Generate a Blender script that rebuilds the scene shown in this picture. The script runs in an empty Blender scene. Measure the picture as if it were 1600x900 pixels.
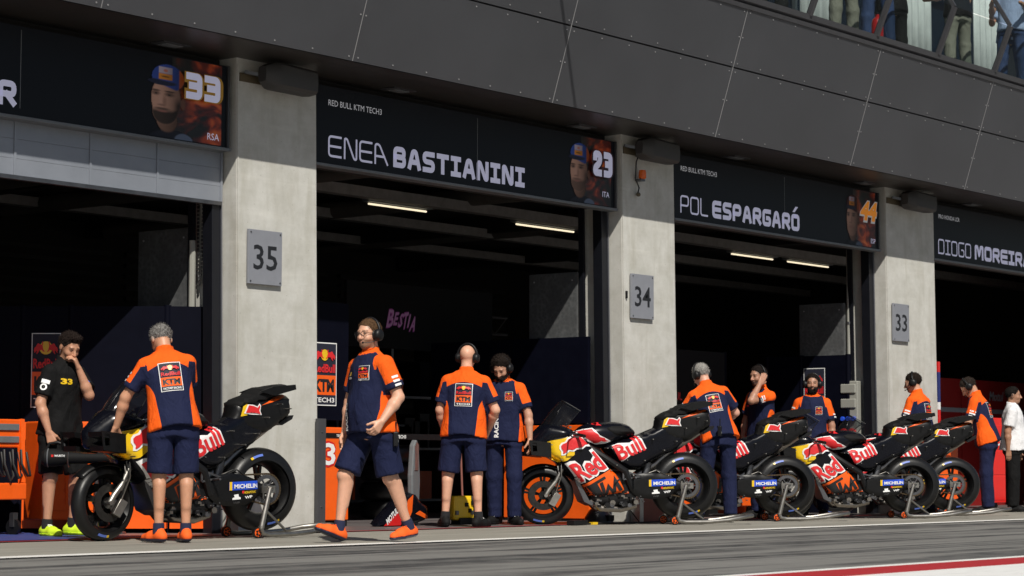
import bpy, bmesh, math, random
import numpy as np
from mathutils import Vector, Matrix
from mathutils.bvhtree import BVHTree
from mathutils.geometry import delaunay_2d_cdt, tessellate_polygon
random.seed(7); np.random.seed(7)
scene = bpy.context.scene
COL = scene.collection
R_ = math.radians

# ------------------------------------------------------------------ camera
CAM = Vector((-14.884, -14.157, 0.585))
C_RIGHT = Vector((0.624, -0.781, 0.002)); C_FWD = Vector((0.779, 0.622, 0.080))
C_FWD.normalize(); C_RIGHT = (C_RIGHT - C_FWD * C_RIGHT.dot(C_FWD)).normalized(); C_UP = C_RIGHT.cross(C_FWD).normalized()
cd = bpy.data.cameras.new('camera'); cam = bpy.data.objects.new('camera', cd); COL.objects.link(cam)
cam.matrix_world = Matrix(((C_RIGHT.x, C_UP.x, -C_FWD.x, CAM.x), (C_RIGHT.y, C_UP.y, -C_FWD.y, CAM.y), (C_RIGHT.z, C_UP.z, -C_FWD.z, CAM.z), (0, 0, 0, 1)))
cd.sensor_width = 36.0; cd.lens = 3500.0 * 36 / 1600; cd.clip_end = 2000; cd.clip_start = .1
cd.dof.use_dof = True; cd.dof.focus_distance = 21.5; cd.dof.aperture_fstop = 5.6
scene.camera = cam

# ------------------------------------------------------------------ light
AZ = R_(37); EL = R_(46)
SUN = Vector((-math.sin(AZ) * math.cos(EL), -math.cos(AZ) * math.cos(EL), math.sin(EL)))
world = bpy.data.worlds.new('World'); scene.world = world; world.use_nodes = True
wn = world.node_tree; bg = wn.nodes['Background']
sky = wn.nodes.new('ShaderNodeTexSky'); sky.sky_type = 'NISHITA'; sky.sun_disc = False
sky.sun_elevation = EL; sky.sun_rotation = math.atan2(SUN.x, SUN.y)
wn.links.new(sky.outputs[0], bg.inputs[0]); bg.inputs[1].default_value = 0.05
sd = bpy.data.lights.new('sun', 'SUN'); sd.energy = 5.0; sd.angle = R_(.5); sd.color = (1, .95, .86)
so = bpy.data.objects.new('sun', sd); COL.objects.link(so); so.rotation_euler = (-SUN).to_track_quat('-Z', 'Y').to_euler(); so.location = (-10, -12, 20)
scene.view_settings.view_transform = 'Standard'; scene.view_settings.look = 'None'
scene.view_settings.exposure = -0.10; scene.view_settings.gamma = 1.0
scene.render.resolution_x = 1024; scene.render.resolution_y = 576

# ------------------------------------------------------------------ materials
MATS = {}
def mat(name, col, rough=.6, metal=0., var=.0, vscale=8., bump=0., bscale=60., coat=0., spec=None, emit=None, estr=0., bdist=.004):
    if name in MATS: return MATS[name]
    m = bpy.data.materials.new(name); m.use_nodes = True; nt = m.node_tree; b = nt.nodes['Principled BSDF']
    b.inputs['Base Color'].default_value = (*col, 1); b.inputs['Roughness'].default_value = rough; b.inputs['Metallic'].default_value = metal
    if coat: b.inputs['Coat Weight'].default_value = coat; b.inputs['Coat Roughness'].default_value = .08
    if spec is not None: b.inputs['Specular IOR Level'].default_value = spec
    if emit: b.inputs['Emission Color'].default_value = (*emit, 1); b.inputs['Emission Strength'].default_value = estr
    tc = None
    if var or bump: tc = nt.nodes.new('ShaderNodeTexCoord')
    if var:
        n = nt.nodes.new('ShaderNodeTexNoise'); n.inputs['Scale'].default_value = vscale; n.inputs['Detail'].default_value = 6; n.inputs['Roughness'].default_value = .65
        nt.links.new(tc.outputs['Object'], n.inputs['Vector'])
        rp = nt.nodes.new('ShaderNodeMapRange'); rp.inputs['From Min'].default_value = .3; rp.inputs['From Max'].default_value = .7
        rp.inputs['To Min'].default_value = 1 - var; rp.inputs['To Max'].default_value = 1 + var
        nt.links.new(n.outputs['Fac'], rp.inputs['Value'])
        mx = nt.nodes.new('ShaderNodeMix'); mx.data_type = 'RGBA'; mx.blend_type = 'MULTIPLY'; mx.inputs['Factor'].default_value = 1
        mx.inputs['A'].default_value = (*col, 1); nt.links.new(rp.outputs[0], mx.inputs['B']); nt.links.new(mx.outputs['Result'], b.inputs['Base Color'])
        r2 = nt.nodes.new('ShaderNodeMapRange'); r2.inputs['To Min'].default_value = max(.03, rough - .1); r2.inputs['To Max'].default_value = min(1, rough + .1)
        nt.links.new(n.outputs['Fac'], r2.inputs['Value']); nt.links.new(r2.outputs[0], b.inputs['Roughness'])
    if bump:
        n2 = nt.nodes.new('ShaderNodeTexNoise'); n2.inputs['Scale'].default_value = bscale; n2.inputs['Detail'].default_value = 4
        nt.links.new(tc.outputs['Object'], n2.inputs['Vector'])
        bp = nt.nodes.new('ShaderNodeBump'); bp.inputs['Strength'].default_value = bump; bp.inputs['Distance'].default_value = bdist
        nt.links.new(n2.outputs['Fac'], bp.inputs['Height']); nt.links.new(bp.outputs[0], b.inputs['Normal'])
    MATS[name] = m; return m
ORG = (.87, .115, .008); NAVY = (.010, .014, .047)
M = dict(
 orange=mat('orange_paint', ORG, .38, var=.06), orange_cloth=mat('orange_cloth', ORG, .8), navy=mat('navy_panel', (.0028, .0033, .0085), .6, var=.15, spec=.06),
 navyseam=mat('navy_post', (.010, .012, .035), .4), black=mat('black_plastic', (.007, .007, .008), .45, var=.2, vscale=20, spec=.3), matte=mat('matte_black', (.005, .005, .0055), .75, spec=.25),
 gloss=mat('black_navy_gloss', (.0032, .0036, .0068), .26, coat=.12, var=.15, spec=.25), carbon=mat('carbon_black', (.0045, .0045, .005), .40, coat=.05, var=.25, spec=.3, vscale=30),
 rubber=mat('slick_rubber', (.0065, .0065, .007), .40, var=.25, vscale=14, spec=.4, bump=.15, bscale=120), steel=mat('brushed_steel', (.34, .325, .30), .45, 1., var=.15, vscale=20),
 dsteel=mat('dark_steel', (.16, .16, .17), .4, .9, var=.2), alu=mat('aluminium', (.62, .63, .65), .38, 1., var=.1), titan=mat('titanium', (.33, .30, .27), .35, 1., var=.2, vscale=20),
 yellow=mat('yellow_paint', (.78, .50, .012), .35, coat=.3, var=.05), red=mat('red_paint', (.62, .012, .012), .35, coat=.3, var=.06), white=mat('white_print', (.8, .8, .8), .45),
 blue=mat('blue_print', (.015, .07, .55), .4), glassd=None, chrome=mat('chrome', (.8, .8, .8), .06, 1.),
 fascia=mat('fascia_panel', (.056, .058, .065), .42, var=.13, vscale=.7, bump=.12, bscale=1.6, bdist=.02), soffit=mat('soffit_panel', (.035, .031, .028), .38, var=.12, vscale=2), trim=mat('dark_trim', (.05, .05, .055), .4, var=.1),
 seam=mat('silver_seam', (.36, .36, .37), .45, .3), frame=mat('door_rail', (.010, .011, .016), .4, .3, var=.1), railedge=mat('rail_edge', (.35, .36, .4), .35, .8),
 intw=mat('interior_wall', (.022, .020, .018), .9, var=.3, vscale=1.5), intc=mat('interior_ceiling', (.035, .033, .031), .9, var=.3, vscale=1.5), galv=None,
 plate=mat('grey_plate', (.22, .23, .26), .5, var=.06), ink=mat('dark_ink', (.012, .013, .016), .5), shutter=mat('shutter_grey', (.25, .27, .31), .42, .2, var=.08, vscale=3),
 spk=mat('speaker_grey', (.045, .043, .042), .6, var=.08), brown=mat('bracket_brown', (.11, .085, .05), .7, var=.3), amber=mat('amber_lens', (.75, .13, .01), .25),
 greyp=mat('grey_drawer', (.14, .15, .16), .5, var=.1), hair=mat('hair_dark', (.014, .010, .008), .75, bump=.8, bscale=220), concrete_dark=mat('column_concrete', (.11, .10, .088), .9, var=.2, vscale=3, bump=.3),
 socketw=mat('socket_white', (.30, .30, .27), .5), redwall=mat('red_wall', (.22, .009, .009), .5, var=.1), redbox=mat('red_cabinet', (.72, .015, .012), .35, var=.06), teal=mat('teal_print', (.02, .45, .42), .4),
 pink=mat('sign_pink', (.30, .13, .27), .5, emit=(.5, .24, .45), estr=.07), cable=mat('cable_black', (.01, .01, .01), .55), darkred=mat('reddish_grey', (.24, .09, .07), .6, var=.15),
 lamp=mat('lamp_tube', (.9, .85, .7), .5, emit=(1, .86, .6), estr=1.15), screen=mat('led_screen', (.003, .0035, .005), .4, spec=.2, emit=(.35, .42, .6), estr=.003),
 lett=mat('led_letter', (.3, .3, .38), .5, emit=(.62, .62, .82), estr=.34), lett2=mat('led_letter_dim', (.3, .3, .33), .5, emit=(.5, .5, .52), estr=.42),
)
def ramp_nodes(nt, stops, interp='LINEAR'):
    r = nt.nodes.new('ShaderNodeValToRGB'); r.color_ramp.interpolation = interp
    e = r.color_ramp.elements
    while len(e) > 1: e.remove(e[-1])
    e[0].position = stops[0][0]; e[0].color = (*stops[0][1], 1)
    for p, c in stops[1:]:
        k = e.new(p); k.color = (*c, 1)
    return r
def new_mat(name):
    m = bpy.data.materials.new(name); m.use_nodes = True; nt = m.node_tree
    return m, nt, nt.nodes['Principled BSDF']
def L(nt, a, b): nt.links.new(a, b)
def noise(nt, vec, scale, detail=5, rough=.6, dist=0):
    n = nt.nodes.new('ShaderNodeTexNoise'); n.inputs['Scale'].default_value = scale; n.inputs['Detail'].default_value = detail
    n.inputs['Roughness'].default_value = rough; n.inputs['Distortion'].default_value = dist
    if vec is not None: L(nt, vec, n.inputs['Vector'])
    return n
def mapping(nt, scale, rot=(0, 0, 0), src='Object'):
    tc = nt.nodes.new('ShaderNodeTexCoord'); mp = nt.nodes.new('ShaderNodeMapping'); mp.inputs['Scale'].default_value = scale; mp.inputs['Rotation'].default_value = rot
    L(nt, tc.outputs[src], mp.inputs['Vector']); return mp.outputs[0]
def mixc(nt, fac, a, b, mode='MIX'):
    x = nt.nodes.new('ShaderNodeMix'); x.data_type = 'RGBA'; x.blend_type = mode
    for s, v in (('Factor', fac), ('A', a), ('B', b)):
        if isinstance(v, (int, float)): x.inputs[s].default_value = v
        elif isinstance(v, tuple): x.inputs[s].default_value = (*v, 1)
        else: L(nt, v, x.inputs[s])
    return x.outputs['Result']
def rng(nt, v, a, b, c=0., d=1.):
    r = nt.nodes.new('ShaderNodeMapRange'); r.inputs[1].default_value = a; r.inputs[2].default_value = b; r.inputs[3].default_value = c; r.inputs[4].default_value = d
    L(nt, v, r.inputs[0]); return r.outputs[0]

def concrete_mat():
    m, nt, b = new_mat('pillar_concrete')
    v = mapping(nt, (1, 1, 1)); n1 = noise(nt, v, 3.4, 9, .68); n2 = noise(nt, mapping(nt, (2.5, 2.5, .35)), 2.2, 6, .6, .4); n3 = noise(nt, v, 60, 4, .7)
    c = mixc(nt, rng(nt, n1.outputs['Fac'], .3, .7), (.415, .408, .368), (.575, .572, .542))
    c = mixc(nt, rng(nt, n2.outputs['Fac'], .50, .74, 0, .5), c, (.34, .325, .265))
    h = noise(nt, mapping(nt, (.6, .6, 5)), 2.0, 5, .6)
    c = mixc(nt, rng(nt, h.outputs['Fac'], .55, .75, 0, .3), c, (.66, .65, .6))
    vo = nt.nodes.new('ShaderNodeTexVoronoi'); vo.inputs['Scale'].default_value = 16; L(nt, v, vo.inputs['Vector'])
    c = mixc(nt, rng(nt, vo.outputs['Distance'], .05, .09, .55, 0), c, (.2, .19, .16))
    L(nt, c, b.inputs['Base Color']); b.inputs['Roughness'].default_value = .88
    bp = nt.nodes.new('ShaderNodeBump'); bp.inputs['Strength'].default_value = .25; bp.inputs['Distance'].default_value = .006; L(nt, n3.outputs['Fac'], bp.inputs['Height']); L(nt, bp.outputs[0], b.inputs['Normal'])
    return m
def asphalt_mat():
    m, nt, b = new_mat('pit_lane_asphalt')
    v = mapping(nt, (1, 1, 1)); n = noise(nt, v, 160, 3, .8); big = noise(nt, mapping(nt, (.18, 1.0, 1)), .9, 6, .6)
    c = mixc(nt, rng(nt, big.outputs['Fac'], .3, .7), (.132, .129, .122), (.184, .180, .170))
    c = mixc(nt, rng(nt, n.outputs['Fac'], .4, .62, 0, .5), c, (.23, .225, .21))
    g2 = noise(nt, mapping(nt, (26, 3.0, 1)), 1.0, 4, .8); c = mixc(nt, rng(nt, g2.outputs['Fac'], .38, .66, 0, .7), c, (.225, .22, .203)); g3 = noise(nt, mapping(nt, (9, 1.2, 1)), 1.3, 4, .75); c = mixc(nt, rng(nt, g3.outputs['Fac'], .52, .70, 0, .6), c, (.085, .083, .078))
    # skid marks left by tyres: long, slightly wandering bands of several widths, broken up along their length
    for sc, ns, lo, hi, a, ro in (((.035, .80, 1), 1.6, .52, .62, .70, .05), ((.05, 1.3, 1), 1.7, .53, .60, .75, -.02), ((.09, 2.6, 1), 1.4, .54, .62, .7, .09), ((.16, 1.7, 1), 1.3, .57, .64, .75, .22)):
        s = noise(nt, mapping(nt, sc, (0, 0, ro)), ns, 2, .45, .35)
        k = noise(nt, mapping(nt, (1.3, 2.0, 1)), 1.5, 5, .7)
        f = nt.nodes.new('ShaderNodeMath'); f.operation = 'MULTIPLY'; L(nt, rng(nt, s.outputs['Fac'], lo, hi, 0, a), f.inputs[0]); L(nt, rng(nt, k.outputs['Fac'], .32, .6, .25, 1), f.inputs[1])
        c = mixc(nt, f.outputs[0], c, (.016, .016, .019))
    L(nt, c, b.inputs['Base Color']); b.inputs['Roughness'].default_value = .82
    bp = nt.nodes.new('ShaderNodeBump'); bp.inputs['Strength'].default_value = .6; bp.inputs['Distance'].default_value = .006; L(nt, n.outputs['Fac'], bp.inputs['Height']); L(nt, bp.outputs[0], b.inputs['Normal'])
    return m
def apron_mat():
    m, nt, b = new_mat('apron_concrete')
    n1 = noise(nt, mapping(nt, (.35, 1.6, 1)), 1.4, 7, .65); n2 = noise(nt, mapping(nt, (1, 1, 1)), 120, 3, .8)
    c = mixc(nt, rng(nt, n1.outputs['Fac'], .3, .7), (.19, .179, .152), (.295, .281, .242))
    c = mixc(nt, rng(nt, n2.outputs['Fac'], .45, .65, 0, .35), c, (.38, .37, .33))
    s = noise(nt, mapping(nt, (.12, 2.2, 1), (0, 0, .05)), 1.9, 3, .5, .3)
    c = mixc(nt, rng(nt, s.outputs['Fac'], .58, .72, 0, .5), c, (.10, .097, .09))
    L(nt, c, b.inputs['Base Color']); b.inputs['Roughness'].default_value = .85
    bp = nt.nodes.new('ShaderNodeBump'); bp.inputs['Strength'].default_value = .4; bp.inputs['Distance'].default_value = .004; L(nt, n2.outputs['Fac'], bp.inputs['Height']); L(nt, bp.outputs[0], b.inputs['Normal'])
    return m
def worn_paint(name, col, dirt=(.2, .19, .17), amt=.5):
    m, nt, b = new_mat(name)
    n = noise(nt, mapping(nt, (.5, 2, 1)), 6, 8, .75)
    c = mixc(nt, rng(nt, n.outputs['Fac'], .48, .68, 0, amt), col, dirt)
    L(nt, c, b.inputs['Base Color']); b.inputs['Roughness'].default_value = .6; return m
def galv_mat():
    m, nt, b = new_mat('galvanised_sheet')
    vo = nt.nodes.new('ShaderNodeTexVoronoi'); vo.inputs['Scale'].default_value = 26; L(nt, mapping(nt, (1, 1, 1)), vo.inputs['Vector'])
    n = noise(nt, mapping(nt, (1, 1, 1)), 5, 5)
    c = mixc(nt, vo.outputs['Distance'], (.07, .075, .08), (.17, .175, .18)); c = mixc(nt, rng(nt, n.outputs['Fac'], .35, .6, 0, .75), c, (.08, .083, .086))
    L(nt, c, b.inputs['Base Color']); b.inputs['Metallic'].default_value = .3; b.inputs['Roughness'].default_value = .6; return m
def glass_mat(name, col, alpha, rough=.05):
    m, nt, b = new_mat(name); out = [n for n in nt.nodes if n.type == 'OUTPUT_MATERIAL'][0]
    b.inputs['Base Color'].default_value = (*col, 1); b.inputs['Roughness'].default_value = rough
    t = nt.nodes.new('ShaderNodeBsdfTransparent'); t.inputs[0].default_value = (.85, .9, .9, 1)
    mx = nt.nodes.new('ShaderNodeMixShader'); mx.inputs[0].default_value = alpha; L(nt, t.outputs[0], mx.inputs[1]); L(nt, b.outputs[0], mx.inputs[2]); L(nt, mx.outputs[0], out.inputs[0]); return m
def cloth_mat(name, a, bcol, rough=.85):
    """two-colour cloth: point attribute 'pat' > 0 shows the second colour"""
    m, nt, b = new_mat(name)
    at = nt.nodes.new('ShaderNodeAttribute'); at.attribute_name = 'pat'
    g = nt.nodes.new('ShaderNodeMath'); g.operation = 'GREATER_THAN'; g.inputs[1].default_value = 0; L(nt, at.outputs['Fac'], g.inputs[0])
    n = noise(nt, mapping(nt, (1, 1, 1)), 7, 6, .6)
    c = mixc(nt, g.outputs[0], a, bcol); c = mixc(nt, 1.0, c, mixc(nt, n.outputs['Fac'], (.8, .8, .8), (1.15, 1.15, 1.15)), 'MULTIPLY')
    L(nt, c, b.inputs['Base Color']); b.inputs['Roughness'].default_value = rough; b.inputs['Specular IOR Level'].default_value = .2
    w = noise(nt, mapping(nt, (1, 1, .55)), 13, 4, .55, .6); bp = nt.nodes.new('ShaderNodeBump'); bp.inputs['Strength'].default_value = .75; bp.inputs['Distance'].default_value = .03
    L(nt, w.outputs['Fac'], bp.inputs['Height']); L(nt, bp.outputs[0], b.inputs['Normal']); return m
def skin_mat():
    m, nt, b = new_mat('skin')
    at = nt.nodes.new('ShaderNodeVertexColor'); at.layer_name = 'col'
    n = noise(nt, mapping(nt, (1, 1, 1)), 30, 5); c = mixc(nt, 1.0, at.outputs['Color'], mixc(nt, n.outputs['Fac'], (.85, .82, .8), (1.12, 1.1, 1.1)), 'MULTIPLY')
    L(nt, c, b.inputs['Base Color']); b.inputs['Roughness'].default_value = .5
    b.inputs['Subsurface Weight'].default_value = .08; b.inputs['Subsurface Radius'].default_value = (.02, .008, .004); b.inputs['Subsurface Scale'].default_value = .3
    return m
M['concrete'] = concrete_mat(); M['asphalt'] = asphalt_mat(); M['apron'] = apron_mat(); M['galv'] = galv_mat()
M['line_white'] = worn_paint('lane_white_paint', (.80, .79, .76), (.45, .44, .40), .35); M['kerb_red'] = worn_paint('kerb_red_paint', (.42, .018, .022), (.22, .03, .03), .35)
M['kerb_white'] = worn_paint('kerb_white_paint', (.80, .80, .78), (.5, .49, .47), .35); M['floor_red'] = worn_paint('floor_red_line', (.35, .03, .04), (.2, .12, .12), .5)
M['gfloor'] = mat('garage_floor', (.13, .115, .115), .45, var=.2, vscale=1.2); M['bluemat'] = mat('blue_floor_mat', (.03, .05, .20), .7, var=.1)
M['screenglass'] = glass_mat('windscreen_smoke', (.01, .01, .012), .45); M['balglass'] = glass_mat('balustrade_glass', (.03, .035, .035), .16)
M['skin'] = skin_mat()
M['team'] = cloth_mat('team_shirt', NAVY, ORG); M['tnavy'] = cloth_mat('navy_cloth', NAVY, NAVY); M['tblack'] = cloth_mat('black_cloth', (.0055, .0055, .006), (.006, .006, .0065)); M['twhite'] = cloth_mat('white_cloth', (.72, .72, .74), (.7, .7, .72))
M['tgrey'] = cloth_mat('khaki_cloth', (.20, .20, .16), (.2, .2, .16)); M['tjean'] = cloth_mat('denim_cloth', (.035, .06, .14), (.04, .07, .15)); M['tltblue'] = cloth_mat('light_blue_cloth', (.30, .38, .55), (.3, .4, .55))

# ------------------------------------------------------------------ mesh helpers
def V(*a): return Vector(a)
def link(name, me, parent=None, mats=None):
    o = bpy.data.objects.new(name, me); COL.objects.link(o)
    if parent is not None: o.parent = parent
    if mats is not None and me is not None:
        for m in (mats if isinstance(mats, (list, tuple)) else [mats]): me.materials.append(m)
    return o
def tag(o, label=None, cat=None, group=None, kind=None):
    if label: o['label'] = label
    if cat: o['category'] = cat
    if group: o['group'] = group
    if kind: o['kind'] = kind
    return o
def empty(name, loc=(0, 0, 0), rz=0., label=None, cat=None, group=None):
    o = bpy.data.objects.new(name, None); COL.objects.link(o); o.location = loc; o.rotation_euler = (0, 0, rz); o.empty_display_size = .1
    return tag(o, label, cat, group)
class MB:
    def __init__(s): s.v = []; s.f = []; s.m = []
    def add(s, vs, fs, mi=0):
        k = len(s.v); s.v += [tuple(x) for x in vs]; s.f += [tuple(i + k for i in f) for f in fs]; s.m += [mi] * len(fs); return s
    def hexa(s, p, mi=0):
        """8 corners: 4 bottom (ccw) then 4 top"""
        return s.add(p, [(0, 3, 2, 1), (4, 5, 6, 7), (0, 1, 5, 4), (1, 2, 6, 5), (2, 3, 7, 6), (3, 0, 4, 7)], mi)
    def box(s, x0, x1, y0, y1, z0, z1, mi=0, fn=None):
        p = [(x0, y0, z0), (x1, y0, z0), (x1, y1, z0), (x0, y1, z0), (x0, y0, z1), (x1, y0, z1), (x1, y1, z1), (x0, y1, z1)]
        if fn: p = [fn(*q) for q in p]
        return s.hexa(p, mi)
    def bar(s, a, b, w, h, up=(0, 0, 1), mi=0):
        a = Vector(a); b = Vector(b); d = (b - a).normalized(); u = Vector(up); r = d.cross(u)
        if r.length < 1e-4: r = d.cross(Vector((1, 0, 0)))
        r.normalize(); u = r.cross(d).normalized(); r = r * w / 2; u = u * h / 2
        return s.hexa([a - r - u, a + r - u, b + r - u, b - r - u, a - r + u, a + r + u, b + r + u, b - r + u], mi)
    def tube(s, pts, r, n=8, mi=0, caps=True, radii=None):
        pts = [Vector(p) for p in pts]; rings = []; prev = None
        for i, p in enumerate(pts):
            d = (pts[min(i + 1, len(pts) - 1)] - pts[max(i - 1, 0)]).normalized()
            if prev is None:
                a = d.cross(Vector((0, 0, 1)));  a = a if a.length > .05 else d.cross(Vector((1, 0, 0)))
            else: a = prev - d * prev.dot(d)
            a.normalize(); prev = a; b = d.cross(a); rr = radii[i] if radii else r
            rings.append([p + (a * math.cos(t) + b * math.sin(t)) * rr for t in [2 * math.pi * k / n for k in range(n)]])
        vs = [q for g in rings for q in g]; fs = []
        for i in range(len(pts) - 1):
            for k in range(n): fs.append((i * n + k, i * n + (k + 1) % n, (i + 1) * n + (k + 1) % n, (i + 1) * n + k))
        if caps: fs += [tuple(range(n - 1, -1, -1)), tuple((len(pts) - 1) * n + k for k in range(n))]
        return s.add(vs, fs, mi)
    def lathe(s, prof, o=(0, 0, 0), ax=(0, 0, 1), n=24, mi=0, closed=False, mis=None):
        """prof: list of (radius, height along axis)"""
        o = Vector(o); ax = Vector(ax).normalized(); a = ax.cross(Vector((0, 0, 1))); a = a if a.length > .05 else ax.cross(Vector((1, 0, 0))); a.normalize(); b = ax.cross(a)
        vs = []
        for r, h in prof: vs += [o + ax * h + (a * math.cos(t) + b * math.sin(t)) * max(r, 1e-4) for t in [2 * math.pi * k / n for k in range(n)]]
        P = len(prof)
        for i in range(P if closed else P - 1):
            j = (i + 1) % P; fs = [(i * n + k, i * n + (k + 1) % n, j * n + (k + 1) % n, j * n + k) for k in range(n)]
            if i == 0: k0 = len(s.v); s.v += [tuple(x) for x in vs]
            s.f += [tuple(q + k0 for q in f) for f in fs]; s.m += [mis[i] if mis else mi] * n
        return s
    def cyl(s, a, b, r, n=16, mi=0):
        a = Vector(a); b = Vector(b); h = (b - a).length
        return s.lathe([(0, 0), (r, 0), (r, h), (0, h)], a, b - a, n, mi)
    def sphere(s, c, r, n=12, mi=0, sc=(1, 1, 1)):
        pr = [(math.sin(math.pi * i / n), -math.cos(math.pi * i / n)) for i in range(n + 1)]; k = len(s.v)
        s.lathe(pr, (0, 0, 0), (0, 0, 1), n * 2, mi)
        for i in range(k, len(s.v)): x, y, z = s.v[i]; s.v[i] = (c[0] + x * r * sc[0], c[1] + y * r * sc[1], c[2] + z * r * sc[2])
        return s
    def prism(s, poly, o, u, v, d, mi=0):
        """extruded polygon: poly 2D pts in (u,v) from o, depth vector d"""
        o = Vector(o); u = Vector(u); v = Vector(v); d = Vector(d); A = [o + u * x + v * y for x, y in poly]; n = len(poly)
        tri = tessellate_polygon([[Vector((x, y, 0)) for x, y in poly]])
        fs = [tuple(t) for t in tri] + [tuple(i + n for i in reversed(t)) for t in tri] + [(i, (i + 1) % n, (i + 1) % n + n, i + n) for i in range(n)]
        return s.add(A + [q + d for q in A], fs, mi)
    def flat(s, poly, o, u, v, mi=0):
        o = Vector(o); u = Vector(u); v = Vector(v)
        tri = tessellate_polygon([[Vector((x, y, 0)) for x, y in poly]])
        return s.add([o + u * x + v * y for x, y in poly], [tuple(t) for t in tri], mi)
    def mesh(s, name):
        me = bpy.data.meshes.new(name); me.from_pydata([tuple(v) for v in s.v], [], s.f); me.update(); return me
    def build(s, name, mats, parent=None, smooth=None, bevel=0., fixn=True):
        me = s.mesh(name); o = link(name, me, parent, mats)
        me.polygons.foreach_set('material_index', s.m)
        if fixn:
            bm = bmesh.new(); bm.from_mesh(me); bmesh.ops.recalc_face_normals(bm, faces=bm.faces); bm.to_mesh(me); bm.free()
        if smooth is not None:
            me.polygons.foreach_set('use_smooth', [True] * len(me.polygons)); me.set_sharp_from_angle(angle=R_(smooth))
        if bevel:
            b = o.modifiers.new('bevel', 'BEVEL'); b.width = bevel; b.segments = 2; b.limit_method = 'ANGLE'
        return o
def copy_tree(o, parent=None):
    c = o.copy(); COL.objects.link(c)
    if parent is not None: c.parent = parent
    for ch in list(o.children): copy_tree(ch, c)
    return c

# ------------------------------------------------------------------ lettering
TXT = {}
def text_mesh(s, bold=0.):
    k = (s, round(bold, 3))
    if k in TXT: return TXT[k]
    cu = bpy.data.curves.new('t', 'FONT'); cu.body = s; cu.size = 1.0; cu.offset = bold; cu.resolution_u = 2; cu.fill_mode = 'BOTH' if hasattr(cu, 'fill_mode') else cu.fill_mode
    try: cu.dimensions = '2D'
    except Exception: pass
    o = bpy.data.objects.new('t', cu); COL.objects.link(o)
    dg = bpy.context.evaluated_depsgraph_get(); me = bpy.data.meshes.new_from_object(o.evaluated_get(dg))
    vs = np.array([v.co[:2] for v in me.vertices]); fs = [tuple(p.vertices) for p in me.polygons]
    bpy.data.objects.remove(o); bpy.data.curves.remove(cu); bpy.data.meshes.remove(me)
    cap = .73; vs = vs - np.array([vs[:, 0].min(), 0]); vs /= cap
    TXT[k] = (vs, fs, float(vs[:, 0].max())); return TXT[k]
for s_, b_ in [('RED BULL KTM TECH3', .0), ('PRO HONDA LCR', 0.), ('RSA', .005), ('ITA', .005), ('ESP', .005), ('KTM', .05), ('KTM', .03), ('KTM', .06), ('RedBull', .03), ('Red', .03), ('Red', .08), ('Bull', .025), ('Red Bull', .03), ('Red Bull', .06),
               ('MICHELIN', .03), ('WURTH', .03), ('AKRAPOVIC', .02), ('WP', .03), ('TECH3', .03), ('MOTUL', .04), ('MOTUL', .02), ('Motul', .03), ('HONDA', .04), ('BESTIA', .01), ('BESTIA', .035), ('FACTORY RACING', .02), ('RACING', .04), ('33', .05), ('35', .012), ('34', .012), ('33', .012), ('23', .02), ('23', .06), ('23', .10),
               ('B', .055), ('E', .055), ('S', .055), ('T', .055), ('I', .055), ('A', .055), ('B', .012), ('E', .012), ('S', .012), ('T', .012), ('I', .012), ('A', .012), ('ter', .03), ('wer', .03), ('LCR', .03), ('SKF', .04), ('RedBull', .06), ('44', .05), ('44', .09)]:
    text_mesh(s_, b_)
def put_text(mb, s, o, u, v, h, bold=0., w=None, mi=0, shear=0., center=False):
    """text as flat mesh; o lower-left corner, u right, v up, cap height h, optional total width w"""
    vs, fs, W = text_mesh(s, bold); o = Vector(o); u = Vector(u); v = Vector(v); sx = h if w is None else w / W
    off = -W * sx / 2 if center else 0
    mb.add([o + u * (x * sx + off + shear * y * h) + v * (y * h) for x, y in vs], fs, mi); return W * sx
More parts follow.
